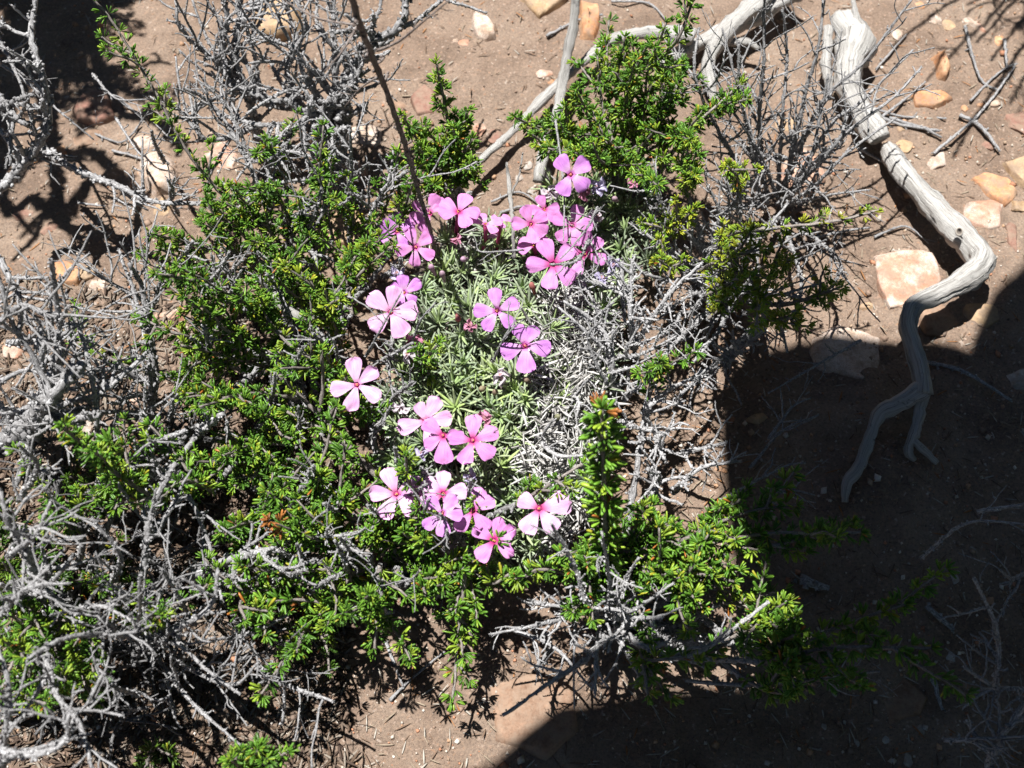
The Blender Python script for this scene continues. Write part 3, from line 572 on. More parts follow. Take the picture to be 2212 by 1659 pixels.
for p, r, k, c in [([(0,405,.05),(25,385,.05),(92,300,.07),(103,225,.08),(92,170,.09),(68,80,.10),(78,-10,.11)],.0034,7,1.2), ([(-10,130,.05),(60,180,.05),(140,250,.05),(203,302,.04)],.0012,1,1.1), ([(90,320,.04),(160,365,.05),(250,400,.05),(330,435,.05),(450,440,.05)],.0026,4,1.2),
  ([(0,280,.06),(45,330,.06),(90,300,.06)],.0020,5,1.0), ([(310,425,.05),(308,360,.06),(308,295,.07)],.0012,1,1.2), ([(200,160,.04),(250,212,.05),(320,215,.05)],.0010,2,1.1), ([(-10,70,.07),(40,170,.08),(70,270,.08)],.0014,4,.9), ([(-10,210,.08),(30,250,.08),(60,270,.08)],.0035,5,.8), ([(250,255,.04),(300,330,.05),(320,330,.06)],.0009,1,1.0)]:
    dead(K, p, r, kids=k, klen=(.008,.03), gk=1, col=c)
Lf = shrub('dead_shrub', 60, 900, 'tangle of blurred grey twigs beside the rust brown stone', 'shrub')
for p, r, k in [([(30,900,.02),(90,860,.06),(130,780,.09),(120,640,.12),(110,560,.14)],.0024,7), ([(0,960,.02),(70,920,.06),(120,850,.1),(180,780,.1)],.0055,7), ([(20,740,.08),(120,730,.1),(160,700,.11)],.0020,6), ([(0,560,.1),(40,640,.1),(60,700,.1)],.0018,6), ([(30,900,.04),(150,870,.07),(230,840,.08),(320,760,.08)],.0022,7),
  ([(320,950,.02),(330,820,.05),(310,640,.07),(280,570,.09)],.0026,8), ([(330,830,.04),(250,800,.06),(180,790,.07),(130,680,.08)],.0018,6), ([(310,650,.06),(240,610,.07),(200,580,.08)],.0014,5), ([(320,700,.05),(350,600,.07),(390,570,.08)],.0014,4), ([(350,900,.03),(240,890,.06),(150,900,.08),(60,950,.09)],.0018,5),
  ([(220,1100,.03),(210,930,.07),(200,820,.09),(170,700,.1)],.0018,5), ([(310,1000,.04),(312,880,.07),(315,825,.08)],.0016,2), ([(-10,830,.1),(60,800,.1),(130,830,.1)],.0015,4), ([(-10,700,.12),(50,660,.13),(110,690,.13)],.0018,5)]:
    dead(Lf, p, r, kids=k, klen=(.012,.04), gk=1)
N0 = shrub('dead_shrub', 300, 1420, 'dense knobbly grey dead shrub over shaded soil at the bottom left', 'shrub')
for p, r, k in [([(320,1100,.05),(330,1010,.07),(325,965,.08),(400,930,.09)],.0034,5), ([(300,1420,.02),(310,1250,.07),(330,1100,.09),(380,1000,.1)],.0034,8), ([(300,1420,.02),(300,1340,.08),(303,1240,.11)],.0022,3), ([(310,1380,.04),(230,1370,.09),(140,1380,.11),(60,1420,.12)],.0026,8), ([(310,1380,.04),(400,1350,.08),(460,1300,.09),(470,1230,.1)],.0026,8),
  ([(310,1400,.04),(380,1390,.07),(450,1450,.07),(520,1500,.07)],.0020,6), ([(340,1420,.03),(400,1500,.05),(460,1560,.06),(520,1610,.06)],.0018,3), ([(100,1420,.09),(120,1500,.1),(170,1560,.1),(200,1660,.1)],.0022,6), ([(0,1660,.08),(20,1500,.11),(-10,1380,.12)],.0024,7), ([(0,1620,.1),(80,1630,.11),(140,1600,.11),(150,1540,.12)],.0026,7),
  ([(90,1290,.05),(60,1200,.09),(20,1130,.12),(0,1060,.13)],.0030,8), ([(90,1290,.05),(120,1250,.09),(160,1200,.1)],.0026,5), ([(80,1300,.05),(0,1260,.1)],.0020,5), ([(320,1000,.05),(400,1060,.07),(460,1200,.06),(480,1300,.06)],.0022,7), ([(380,1080,.06),(330,1160,.07),(310,1100,.08)],.0020,5),
  ([(420,1240,.05),(520,1200,.06),(600,1190,.06),(638,1215,.05)],.0036,6), ([(440,1150,.05),(450,1230,.06),(520,1280,.06)],.0020,6), ([(560,1440,.03),(620,1480,.04),(720,1515,.05)],.0022,1), ([(400,1440,.04),(500,1480,.06),(560,1430,.07)],.0018,6), ([(40,1080,.08),(80,1010,.11),(40,960,.13)],.0022,7),
  ([(240,1260,.05),(260,1200,.09),(200,1120,.11)],.0022,7), ([(300,1500,.03),(240,1480,.08),(200,1420,.1)],.0020,6), ([(420,1350,.05),(380,1280,.08),(350,1230,.1)],.0018,6), ([(20,1200,.1),(80,1150,.12),(110,1080,.13)],.0020,6), ([(500,1380,.04),(560,1360,.06),(620,1330,.06)],.0018,5), ([(610,1560,.02),(615,1500,.03),(612,1430,.05)],.0014,1), ([(150,1320,.08),(220,1310,.09),(300,1350,.09)],.0018,6),
  ([(0,1330,.1),(60,1270,.12),(150,1260,.12)],.0018,6), ([(350,1330,.07),(290,1290,.09),(240,1300,.1)],.0016,5)]:
    dead(N0, p, r*.75, kids=max(2,int(k*.7)), klen=(.008,.028), gk=2, col=1.0, knob=1.6)
for k in range(38):                                  # lower twig layer, colour darkened to stand in for deep shade
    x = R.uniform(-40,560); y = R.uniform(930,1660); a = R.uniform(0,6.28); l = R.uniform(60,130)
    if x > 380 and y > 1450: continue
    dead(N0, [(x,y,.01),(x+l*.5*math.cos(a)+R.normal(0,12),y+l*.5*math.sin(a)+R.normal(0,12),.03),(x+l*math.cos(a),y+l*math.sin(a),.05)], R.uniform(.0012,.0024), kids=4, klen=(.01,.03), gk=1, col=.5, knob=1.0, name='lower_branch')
for p, r, k in [([(560,1250,.03),(650,1130,.05),(715,1045,.06)],.0016,2), ([(560,1120,.03),(600,1060,.05),(640,1100,.05)],.0016,3), ([(690,1340,.03),(740,1330,.04),(800,1335,.05)],.0015,2), ([(660,1160,.06),(760,1155,.07),(790,1140,.08)],.0010,2), ([(735,1180,.06),(770,1190,.07),(785,1205,.07)],.0011,2), ([(430,930,.05),(460,910,.07),(480,895,.08)],.0026,2)]:
    dead(N0, p, r, kids=k, klen=(.006,.014), gk=0, col=1.15)
Q = shrub('dead_shrub', 1680, 420, 'bare grey twiggy shrub fanning out beside the bleached branch', 'shrub')
for p, r, k in [([(1640,420,.01),(1620,300,.04),(1600,200,.06),(1595,90,.08)],.0018,8), ([(1650,400,.01),(1640,260,.05),(1650,130,.08),(1652,-5,.1)],.0018,8), ([(1690,420,.01),(1720,300,.05),(1740,200,.07),(1770,90,.09),(1778,0,.1)],.0018,8), ([(1690,420,.01),(1770,230,.06),(1870,130,.08),(1972,-5,.1)],.0016,6), ([(1700,430,.01),(1790,275,.06),(1860,220,.07),(1972,108,.08)],.0016,5),
  ([(1700,430,.01),(1760,350,.04),(1850,270,.07),(1930,210,.08),(1990,145,.08)],.0016,4), ([(1690,450,.01),(1760,400,.04),(1830,330,.06),(1935,255,.07)],.0015,4), ([(1660,440,.01),(1600,360,.04),(1540,260,.06),(1500,160,.08),(1510,60,.09)],.0017,8), ([(1650,450,.01),(1560,400,.04),(1480,340,.05)],.0016,7), ([(1680,420,.01),(1690,250,.06),(1700,120,.08),(1690,20,.1)],.0016,7),
  ([(1680,430,.01),(1640,330,.05),(1560,200,.08),(1530,100,.09)],.0014,7), ([(1700,420,.01),(1800,320,.06),(1830,250,.07)],.0018,5), ([(1710,440,.01),(1800,420,.04),(1880,410,.05)],.0012,5), ([(1700,470,.01),(1810,560,.03),(1800,620,.04)],.0016,5), ([(1680,470,.01),(1610,520,.03),(1530,540,.05)],.0018,6), ([(1690,480,.01),(1730,600,.03),(1720,690,.04)],.0016,5),
  ([(1680,440,.01),(1740,380,.05),(1790,160,.09)],.0014,6), ([(1660,430,.01),(1610,250,.07),(1560,60,.1)],.0013,6)]:
    dead(Q, p, r, kids=k, klen=(.012,.036), gk=1, col=.95)
T0 = shrub('dead_shrub', 1325, 900, 'bleached knobbly dead twigs standing in the grey mat beside the flowers', 'shrub')
def c7(x, y): return 1106+x/3, 553+y/3
for p, r, k in [([(660,930,.03),(650,760,.05),(640,600,.06),(540,430,.065),(330,290,.075)],.0019,5), ([(650,650,.05),(460,470,.065),(300,330,.07)],.0014,4), ([(790,600,.04),(770,400,.06),(770,200,.07),(790,0,.08)],.0020,7), ([(800,580,.04),(910,400,.06),(1060,200,.075),(1230,50,.085)],.0019,5), ([(690,650,.05),(830,640,.06),(1065,520,.07)],.0014,4), ([(630,760,.05),(860,705,.065)],.0013,2),
  ([(700,940,.03),(880,800,.05),(1060,690,.06),(1280,555,.065)],.0016,5), ([(880,960,.03),(1030,860,.05),(1250,740,.06)],.0016,4), ([(870,1080,.03),(880,980,.05),(1000,920,.05)],.0018,5), ([(120,1110,.04),(220,1240,.05),(330,1300,.055),(560,1280,.05)],.0015,3), ([(770,240,.06),(460,150,.075),(450,100,.08)],.0013,4), ([(1100,350,.03),(1030,480,.05),(800,570,.05)],.0012,3), ([(1380,700,.02),(1450,630,.03),(1640,480,.05)],.0024,4), ([(1100,1280,.03),(1390,1210,.05)],.0016,3), ([(940,1140,.03),(960,1260,.05),(1000,1330,.05)],.0022,6), ([(1050,1520,.03),(1110,1470,.05),(1230,1370,.05),(1480,1330,.05)],.0018,5), ([(300,880,.04),(430,930,.05),(420,1040,.05)],.0014,4), ([(700,1080,.03),(840,1120,.05),(1010,1150,.055)],.0016,4), ([(540,400,.06),(660,300,.075)],.0012,2), ([(900,1540,.03),(950,1430,.05),(880,1380,.06)],.0022,5)]:
    dead(T0, [(*c7(a,b), z) for a,b,z in p], r, kids=k, klen=(.006,.022), gk=1, col=1.3, knob=1.5)
for p, r, k in [([(1312,830,.06),(1290,790,.07),(1270,730,.08),(1300,690,.09)],.0012,3), ([(1340,565,.06),(1345,640,.055),(1350,700,.05)],.0018,4), ([(1250,590,.05),(1270,630,.06),(1310,700,.055)],.0012,3), ([(1285,480,.06),(1250,560,.075),(1190,572,.085)],.0014,3), ([(1200,260,.09),(1218,400,.08),(1217,520,.075)],.0007,1), ([(1290,450,.07),(1270,490,.08),(1230,540,.08),(1210,560,.08)],.0009,2),
  ([(790,770,.05),(815,725,.08),(868,630,.10)],.0009,2), ([(890,740,.06),(910,690,.08),(940,655,.09)],.0009,2), ([(1065,780,.06),(1090,730,.08),(1130,690,.09)],.0008,3), ([(850,720,.04),(840,790,.05),(850,860,.05)],.0012,7), ([(1130,540,.06),(1050,545,.07),(1030,540,.07)],.0007,2)]:
    dead(T0, p, r, kids=k, klen=(.005,.014), gk=1, col=1.0, knob=1.5)
U = shrub('dead_shrub', 1325, 1360, 'star-shaped burst of dry grey twigs at the edge of the dark shadow', 'shrub')
for p, r, k in [([(1320,1340,.03),(1280,1410,.05),(1180,1480,.06),(1085,1545,.06)],.0017,2), ([(1310,1310,.04),(1270,1310,.06),(1240,1220,.08),(1190,1130,.11)],.0017,4), ([(1270,1305,.05),(1360,1320,.06),(1395,1300,.07),(1455,1260,.08)],.0013,2), ([(1320,1330,.04),(1380,1335,.06),(1430,1335,.07)],.0018,4), ([(1320,1310,.04),(1315,1240,.07),(1300,1150,.10)],.0013,3), ([(1320,1340,.03),(1380,1390,.05),(1460,1420,.05),(1540,1390,.05),(1660,1300,.06)],.0020,5),
  ([(1320,1320,.03),(1345,1260,.06),(1380,1205,.08)],.0013,3), ([(1300,1320,.03),(1210,1310,.05),(1130,1300,.05)],.0016,7), ([(1280,1320,.03),(1160,1350,.05),(1060,1370,.05)],.0014,5), ([(1300,1340,.03),(1290,1400,.05),(1285,1500,.06)],.0016,3), ([(1320,1350,.03),(1370,1440,.04),(1400,1500,.04)],.0016,3), ([(1245,1330,.04),(1240,1400,.05),(1240,1530,.05)],.0009,2), ([(1110,1360,.04),(1200,1400,.04),(1280,1490,.04)],.0012,3), ([(1190,1400,.03),(1160,1440,.04),(1155,1450,.05)],.0012,2), ([(1340,1330,.04),(1335,1285,.06),(1340,1275,.07)],.0018,3)]:
    dead(U, p, r, kids=k, klen=(.005,.018), gk=1, col=1.25, knob=1.4)
for p, r, k in [([(1480,1470,.03),(1620,1480,.04),(1760,1465,.04),(1900,1450,.05)],.0012,3), ([(1990,1205,.03),(2090,1130,.05),(2240,1135,.06)],.0012,2), ([(2150,1490,.04),(2155,1370,.06),(2105,1250,.08)],.0016,4), ([(2040,1600,.04),(2220,1590,.05)],.0012,4), ([(2130,1660,.03),(2180,1570,.05),(2230,1540,.05)],.0022,5), ([(2240,1490,.04),(2140,1490,.05),(2080,1530,.05)],.0014,5), ([(2240,1220,.05),(2190,1250,.06),(2160,1230,.07)],.0014,3), ([(2140,1480,.05),(2080,1440,.06)],.0012,2), ([(2110,1105,.04),(2240,1085,.05)],.0014,2)]:
    dead(U if p[0][0]<1900 else (V0 if 'V0' in globals() else globals().setdefault('V0', shrub('dead_shrub', 2260, 1520, 'bluish bare twigs in the deep shadow on the bare soil', 'shrub'))), p, r, kids=k, klen=(.008,.02), gk=1, col=1.1)
for p in [[(1860,735),(1780,780),(1659,850)],[(1659,950),(1710,880),(1750,860)],[(1620,1010),(1690,930),(1760,900)],[(1560,1080),(1690,1010),(1740,1000)],[(1640,1090),(1700,1060),(1760,1070)]]:
    dead(F, [(a,b,.03) for a,b in p], .0011, kids=3, klen=(.01,.02), gk=0, col=1.0)

# the tall dry stem rising toward the lens
St = shrub('dry_stem', 945, 575, 'tall thin brown dry stem crossing in front of the shaded flowers', 'dry stem')
pl = dead(St, [(946,575,.03),(930,500,.06),(900,400,.10),(868,290,.135),(820,160,.17),(780,60,.195),(755,-20,.21)], .0012, .0011, kids=0, name='stem', m='brown', knob=.4)
for p, r in [([(775,50,.195),(740,110,.19),(700,155,.185)],.0006), ([(868,300,.135),(800,105,.17)],.0001), ([(815,110,.185),(860,90,.19),(905,55,.20),(970,0,.21)],.0007), ([(775,55,.195),(690,40,.19),(620,5,.19)],.0006), ([(818,165,.17),(780,190,.16),(745,230,.15)],.0006), ([(775,65,.195),(720,60,.2)],.0003)]:
    if r > .0002: dead(St, p, r, kids=1, klen=(.006,.01), gk=0, name='branch', m='brown', knob=.5)
# loose twigs on the soil
LT = [([(1900,250),(1960,210),(2000,175)],.0008),([(1880,225),(1950,240),(2050,245)],.0009),([(1860,215),(1930,255),(2035,275)],.0011),([(1925,245),(2000,270),(2040,285)],.0010),([(2075,245),(2120,270),(2165,320)],.0012),([(2085,55),(2120,160),(2160,190)],.0009),([(2020,325),(2120,240),(2200,130)],.0009),([(2100,210),(2160,150),(2195,130)],.0008),([(1750,510),(1830,500),(1880,490)],.0008),([(1890,510),(1960,480),(2010,520)],.0007),([(2175,75),(2180,140)],.0009),([(1620,330),(1700,345),(1740,370)],.0009),([(1860,320),(1905,350)],.0010),([(1900,130),(1960,70)],.0007),
 ([(2000,770),(2080,800),(2185,865)],.0011),([(1180,85),(1250,50),(1300,45)],.0010),([(1320,10),(1400,10),(1440,40)],.0008),([(240,320),(290,330),(330,345)],.0008),([(260,210),(300,240),(330,230)],.0007),([(200,280),(260,300),(300,260)],.0007),([(170,440),(230,450)],.0007),([(700,1350),(640,1345),(590,1370)],.0010),([(830,1380),(870,1480)],.0008),([(840,1510),(890,1460),(960,1405)],.0007),([(1080,440),(1130,430),(1180,450)],.0008),([(1060,420),(1120,400),(1160,420)],.0007),([(1040,450),(1090,470),(1150,460)],.0007),([(2020,1460),(2045,1530)],.0011),([(1730,1250),(1790,1270)],.0022),([(2000,1310),(2060,1360)],.0014)]
LTL = ['short dry twig slanting up toward the wide rust brown stone','straight dry twig lying just under the wide rust brown stone','longest of the parallel dry twigs by the bleached branch','lowest of the parallel dry twigs by the bleached branch','curved pale twig pointing at the small oval maroon pebble','slender dark twig hanging from the long pink stone','long thin twig crossing the soil between maroon and orange stones','forked looking twig end beside the long thin crossing twig','faint dry twig under the yellow-green sprig','bent dry twig behind the large pink stone','short upright twig beside the sandy orange stone','dry twig in front of the pink and white quartz under bare twigs','short thick twig beside the crack in the bleached branch','fine twig next to the white pebble by the branch knob',
 'long straight twig in deep shadow beside the bleached branch','short grey twig leaning on the tall orange block','dark twig above the tall green shrub','pale straw beside the small white quartz cap','bent grey twig under the leafy stem beside the maroon stone','arched grey twig below the maroon stone','small straw on the soil under the pale leaning twig','pale flat twig under the rusty dead sprig','brown twig crossing the sunlit soil below the leafy shrub','thin knotted twig slanting over the sunlit soil below the leafy shrub','upper dry straw lying behind the pink flowers','middle dry straw lying behind the pink flowers','lowest dry straw lying behind the pink flowers','stout twig against the large dull brown stone in shadow','thick bark fragment in the deep shadow under the leafy shrub','slanting flat twig in the deep shadow on the soil']
for i, (p, r) in enumerate(LT):
    a = np.array([P(x, y, .004) for x, y in p]); a[:,2] = ground_z(a[:,0], a[:,1])+r+.0012
    off = a[0]; l = LTL[i]
    mb = MB(); twig_mesh(mb, spline(a), r, r*.6, .3, .25, 1.0, 6); tag(mb.build('twig', M['bark'], None, off), l, 'twig', 'loose dry twigs on the soil')

# ------------------------------------------------------------------ bleached branches
def limb(thing, rows, name='limb', sides=22, groove=.25, flat=1.0):
    pts = []; rad = []
    for x, y, wd, z in rows: pts.append(P(x, y, z)); rad.append(px(wd, z)*.44)
    pts = np.array(pts); pl = spline(pts, .0016); s = np.linspace(0,1,len(pl))
    d = np.linalg.norm(np.diff(pts,axis=0),axis=1); k = np.concatenate([[0],np.cumsum(d)])/d.sum()
    r = np.interp(s, k, rad)*(1+.09*np.sin(s*23+1)+.05*np.sin(s*57)+.02*np.sin(s*131+2))
    mb = MB(); tube(mb, pl, 0, 0, sides, (.88,.88,.88), .014, .00012, groove, r); return mb.build(name, M['drift'], thing, np.array(thing.location))
def knot(thing, x, y, z, s):
    c = P(x, y, z); n = nrm(CAM-c); mb = MB(); u = nrm(np.cross(n,[1,0,0.2])); v = np.cross(n,u); a = np.linspace(0,6.283,14,endpoint=False)
    rings = [(1.35,-.2),(1.15,.25),(.85,.3),(.6,-.1),(.0,-.5)]
    V = np.concatenate([c+px(s)*.5*(k*(np.cos(a)[:,None]*u+.8*np.sin(a)[:,None]*v)+h*n) for k,h in rings]); 
    F4 = [(i*14+j, i*14+(j+1)%14, (i+1)*14+(j+1)%14, (i+1)*14+j) for i in range(4) for j in range(14)]
    mb.add(V, None, F4, np.repeat(np.array([(.9,.9,.9),(.8,.78,.75),(.5,.45,.4),(.25,.22,.2),(.15,.13,.12)]),14,0)); mb.build('knot', M['drift'], thing, np.array(thing.location))
W1 = shrub('dead_branch', 2100, 560, 'thick bleached grey branch with sharp elbow lying beside the large pink stone', 'branch')
limb(W1, [(1818,40,60,.012),(1850,85,105,.016),(1838,130,85,.018),(1835,190,66,.016),(1868,250,66,.014),(1896,290,64,.016),(1902,300,56,.016)])
limb(W1, [(1918,322,44,.010),(1945,362,56,.013),(1985,410,56,.015),(2035,465,64,.018),(2075,505,72,.02),(2110,545,76,.02),(2118,572,66,.022),(2080,606,52,.024),(2020,638,50,.024),(1975,660,48,.024),(1962,700,40,.022),(1975,755,42,.02),(1990,810,50,.018),(1992,850,52,.016)])
limb(W1, [(1992,845,46,.016),(1945,872,40,.014),(1900,892,30,.012),(1880,940,26,.010),(1855,1010,28,.009),(1830,1045,24,.008),(1824,1085,16,.006)], sides=14)
limb(W1, [(1995,850,34,.015),(1985,900,26,.012),(1972,945,24,.010),(1962,975,22,.009),(1975,992,14,.006)], sides=12); limb(W1, [(1972,950,20,.010),(1995,972,18,.008),(2024,1000,12,.005)], sides=10)
limb(W1, [(1790,60,26,.012),(1785,140,30,.010),(1792,195,18,.006)], sides=12); limb(W1, [(1850,60,30,.02),(1848,30,18,.02),(1842,-10,10,.02)], sides=10); limb(W1, [(1820,180,30,.008),(1826,240,22,.006),(1830,268,10,.004)], sides=10)
limb(W1, [(2118,562,40,.022),(2135,558,36,.02),(2150,556,14,.02)], sides=10)
knot(W1, 2072, 500, .0285, 18)
W2 = shrub('dead_branch', 1150, 250, 'forked grey weathered branch lying behind the upper green sprigs', 'branch')
limb(W2, [(1500,80,46,.02),(1400,70,40,.02),(1320,88,34,.018),(1290,110,30,.016),(1235,155,28,.014),(1170,218,26,.012),(1100,290,22,.010),(1040,345,20,.010),(985,405,14,.008)], sides=14)
limb(W2, [(1245,-20,22,.05),(1240,40,26,.04),(1228,105,28,.03),(1215,175,26,.02),(1205,240,30,.014),(1190,300,22,.008)], sides=14)
limb(W2, [(1180,290,34,.010),(1172,340,30,.012),(1160,390,28,.010)], sides=10); limb(W2, [(1110,560,8,.05),(1107,480,10,.06),(1100,400,12,.05),(1095,350,6,.055)], sides=8); limb(W2, [(1103,420,8,.05),(1120,385,6,.055),(1130,330,5,.06)], sides=7)
W3 = shrub('dead_branch', 1600, 40, 'broad pale grey log fragment under the bare twigs', 'branch')
limb(W3, [(1700,-60,60,.02),(1640,0,58,.02),(1580,55,56,.018),(1545,100,44,.016),(1530,150,30,.012),(1545,220,24,.008)], sides=18); limb(W3, [(1730,-20,46,.014),(1640,30,50,.012),(1560,70,50,.010),(1480,110,46,.010),(1420,140,30,.008)], sides=16); limb(W3, [(1560,95,26,.012),(1610,90,24,.012),(1640,105,12,.01)], sides=9)
W4 = shrub('dead_branch', 700, 660, 'short curved bleached branch end among the left green sprigs', 'branch')
limb(W4, [(590,610,14,.045),(600,650,20,.055),(640,680,22,.058),(675,690,16,.05),(720,720,12,.04),(700,740,12,.0)], sides=10)

# ------------------------------------------------------------------ the pink flowers and their cushion
PH = shrub('phlox_plant', 1090, 800, 'cushion plant with pink five-petalled flowers and spiky grey-green leaves', 'flowering plant')
PO = np.array(PH.location)
def inpoly(x, y, poly):
    c = False; n = len(poly)
    for i in range(n):
        x0,y0 = poly[i]; x1,y1 = poly[(i+1)%n]
        if (y0>y)!=(y1>y) and x < (x1-x0)*(y-y0)/(y1-y0)+x0: c = not c
    return c
CUSH = [(885,545),(1000,500),(1130,500),(1180,400),(1290,380),(1400,420),(1400,560),(1340,640),(1320,780),(1310,900),(1280,1050),(1260,1150),(1110,1210),(1040,1190),(900,1120),(850,1040),(830,900),(860,760),(905,640)]
DEADP = [(1170,630),(1330,600),(1325,780),(1300,900),(1270,1000),(1270,1165),(1180,1180),(1110,950),(1150,840),(1120,760),(1150,690)]
def cz(x, y):                                         # height of the cushion's top
    d = math.hypot((x-1090)/330, (y-800)/430); return .054*max(0, 1-.45*d*d)
def rosette(x, y, z, n, L, lean, col, name='leaf_rosette'):
    c = P(x, y, z); ax = nrm(np.array([lean[0], lean[1], 1.0])); u = nrm(np.cross(ax,[1,.2,0])); v = np.cross(ax,u)
    a = np.arange(n)*2.4+R.uniform(0,6); fr = np.arange(n)/n; el = np.radians(8+62*fr**1.1+R.normal(0,7,n))
    d = np.cos(a)[:,None]*np.cos(el)[:,None]*u+np.sin(a)[:,None]*np.cos(el)[:,None]*v+np.sin(el)[:,None]*ax
    mb = MB(); base = c+ax*(fr[:,None]*.003)-ax*.002
    leaves(mb, LANCE, base, d, np.tile(ax,(n,1)), L*R.uniform(.7,1.15,n)*(1-.35*fr), np.full(n,.00066)*R.uniform(.85,1.2,n), np.array(col)*R.uniform(.8,1.2,(n,1))*np.where(fr[:,None]>.7,[1.1,1.2,.8],[1,1,1]), R.normal(.05,.07,n))
    pl = spline([c-ax*.012+R.normal(0,.002,3), c]); tube(mb, pl, .0008, .0008, 5, (.2,.22,.12)); mb.build(name, M['phlox'], PH, PO)
k = 0; used = []
while k < 175:
    x = R.uniform(820,1410); y = R.uniform(380,1220)
    if not inpoly(x, y, CUSH): continue
    dead_here = inpoly(x, y, DEADP)
    if dead_here and R.uniform()<.86: continue
    if any((x-a)**2+(y-b)**2 < 24**2 for a,b in used): 
        if R.uniform() < .96: continue
    used.append((x,y)); k += 1
    g = np.array([(.33,.40,.28),(.37,.44,.30),(.28,.36,.23),(.38,.46,.26)])[R.integers(0,4)]
    rosette(x, y, cz(x,y)-R.uniform(0,.010), R.integers(18,28), R.uniform(.0100,.0160), R.normal(0,.3,2), g)
# grey dead leaf mat under and between the rosettes
mb = MB(); n = 3400; Bs=[]; Ds=[]
while len(Bs) < n:
    x = R.uniform(820,1410); y = R.uniform(380,1220); din = inpoly(x,y,DEADP)
    if not inpoly(x,y,CUSH) or (not din and R.uniform()<.62): continue
    Bs.append(P(x,y,max(.002,cz(x,y)-(R.uniform(-.001,.012) if din else R.uniform(.012,.028))))); Ds.append(nrm(np.array([R.normal(),R.normal(),R.normal(.25,.4)])))
Bs=np.array(Bs); Ds=np.array(Ds)
leaves(mb, DRY, Bs, Ds, nrm(R.normal(size=Bs.shape)+[0,0,.8]), R.uniform(.006,.013,n), R.uniform(.00035,.0007,n), np.array([(.58,.575,.565),(.50,.49,.48),(.42,.41,.395),(.64,.635,.62),(.32,.31,.295)])[R.integers(0,5,n)], R.normal(0,.35,n))
tag(mb.build('dead_leaf_mat', M['dry'], PH, PO), 'silvery mat of dead leaves', None, None, 'stuff')
# solid woody heart of the cushion, below the leaves
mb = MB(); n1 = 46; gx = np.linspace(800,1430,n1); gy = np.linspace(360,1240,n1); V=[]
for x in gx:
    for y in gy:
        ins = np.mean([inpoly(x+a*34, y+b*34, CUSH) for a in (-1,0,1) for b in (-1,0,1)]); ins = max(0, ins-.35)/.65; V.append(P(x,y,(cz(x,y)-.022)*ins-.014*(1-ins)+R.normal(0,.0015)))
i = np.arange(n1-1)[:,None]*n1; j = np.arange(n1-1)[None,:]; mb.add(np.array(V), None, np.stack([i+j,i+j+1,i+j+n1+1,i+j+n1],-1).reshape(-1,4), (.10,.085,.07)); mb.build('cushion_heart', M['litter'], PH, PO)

def petal_mesh(c, n, d, Rr, wid, curl, col, eye, torn, fold=0.0):
    d = nrm(d-n*np.dot(d,n)); s = np.cross(n,d); nu, nv = 13, 9; t = np.linspace(0,1,nu); r0 = .10
    prof = np.interp(t, [0,.12,.3,.5,.7,.85,.95,1], [.08,.12,.20,.285,.345,.335,.245,.05])*Rr*wid
    ph = R.uniform(0,6.28,3); V=[]; A=[]
    notch = R.uniform(.0,.07); 
    for i in range(nu):
        for j in range(nv):
            q = (j/(nv-1)*2-1); tt = t[i]
            if torn and tt>.55: tt = tt-(tt-.55)*max(0, math.sin(q*5+ph[0]))*torn*1.4
            l = r0+(1-r0)*tt*(1-notch*math.exp(-(q*3)**2)*(tt>.9)); wv = prof[i]*q
            h = Rr*(.05*math.sin(tt*2.4+ph[1]*.2)+curl*tt*tt+.05*q*q*tt*math.cos(ph[2])+.025*math.sin(q*4+ph[1])*tt-.06*(1-tt)**4+fold*q*q*tt)
            h += Rr*.018*math.sin(9*tt+ph[0]+4*q)*tt; l += .018*math.sin(7*q+ph[1]*3)*(tt>.9)+.012*math.sin(17*q+ph[2])*(tt>.9)
            V.append(c+d*(l*Rr)+s*(wv+.04*Rr*math.sin(ph[2])*tt*tt)+n*h); A.append((l, q*prof[i]/Rr*2, eye))
    i = np.arange(nu-1)[:,None]*nv; j = np.arange(nv-1)[None,:]
    mb = MB(); mb.add(np.array(V), None, np.stack([i+j,i+j+1,i+j+nv+1,i+j+nv],-1).reshape(-1,4), np.array(col)*R.uniform(.93,1.05), A); return mb
CAMN = nrm(CAM-P(1090,800,.05))
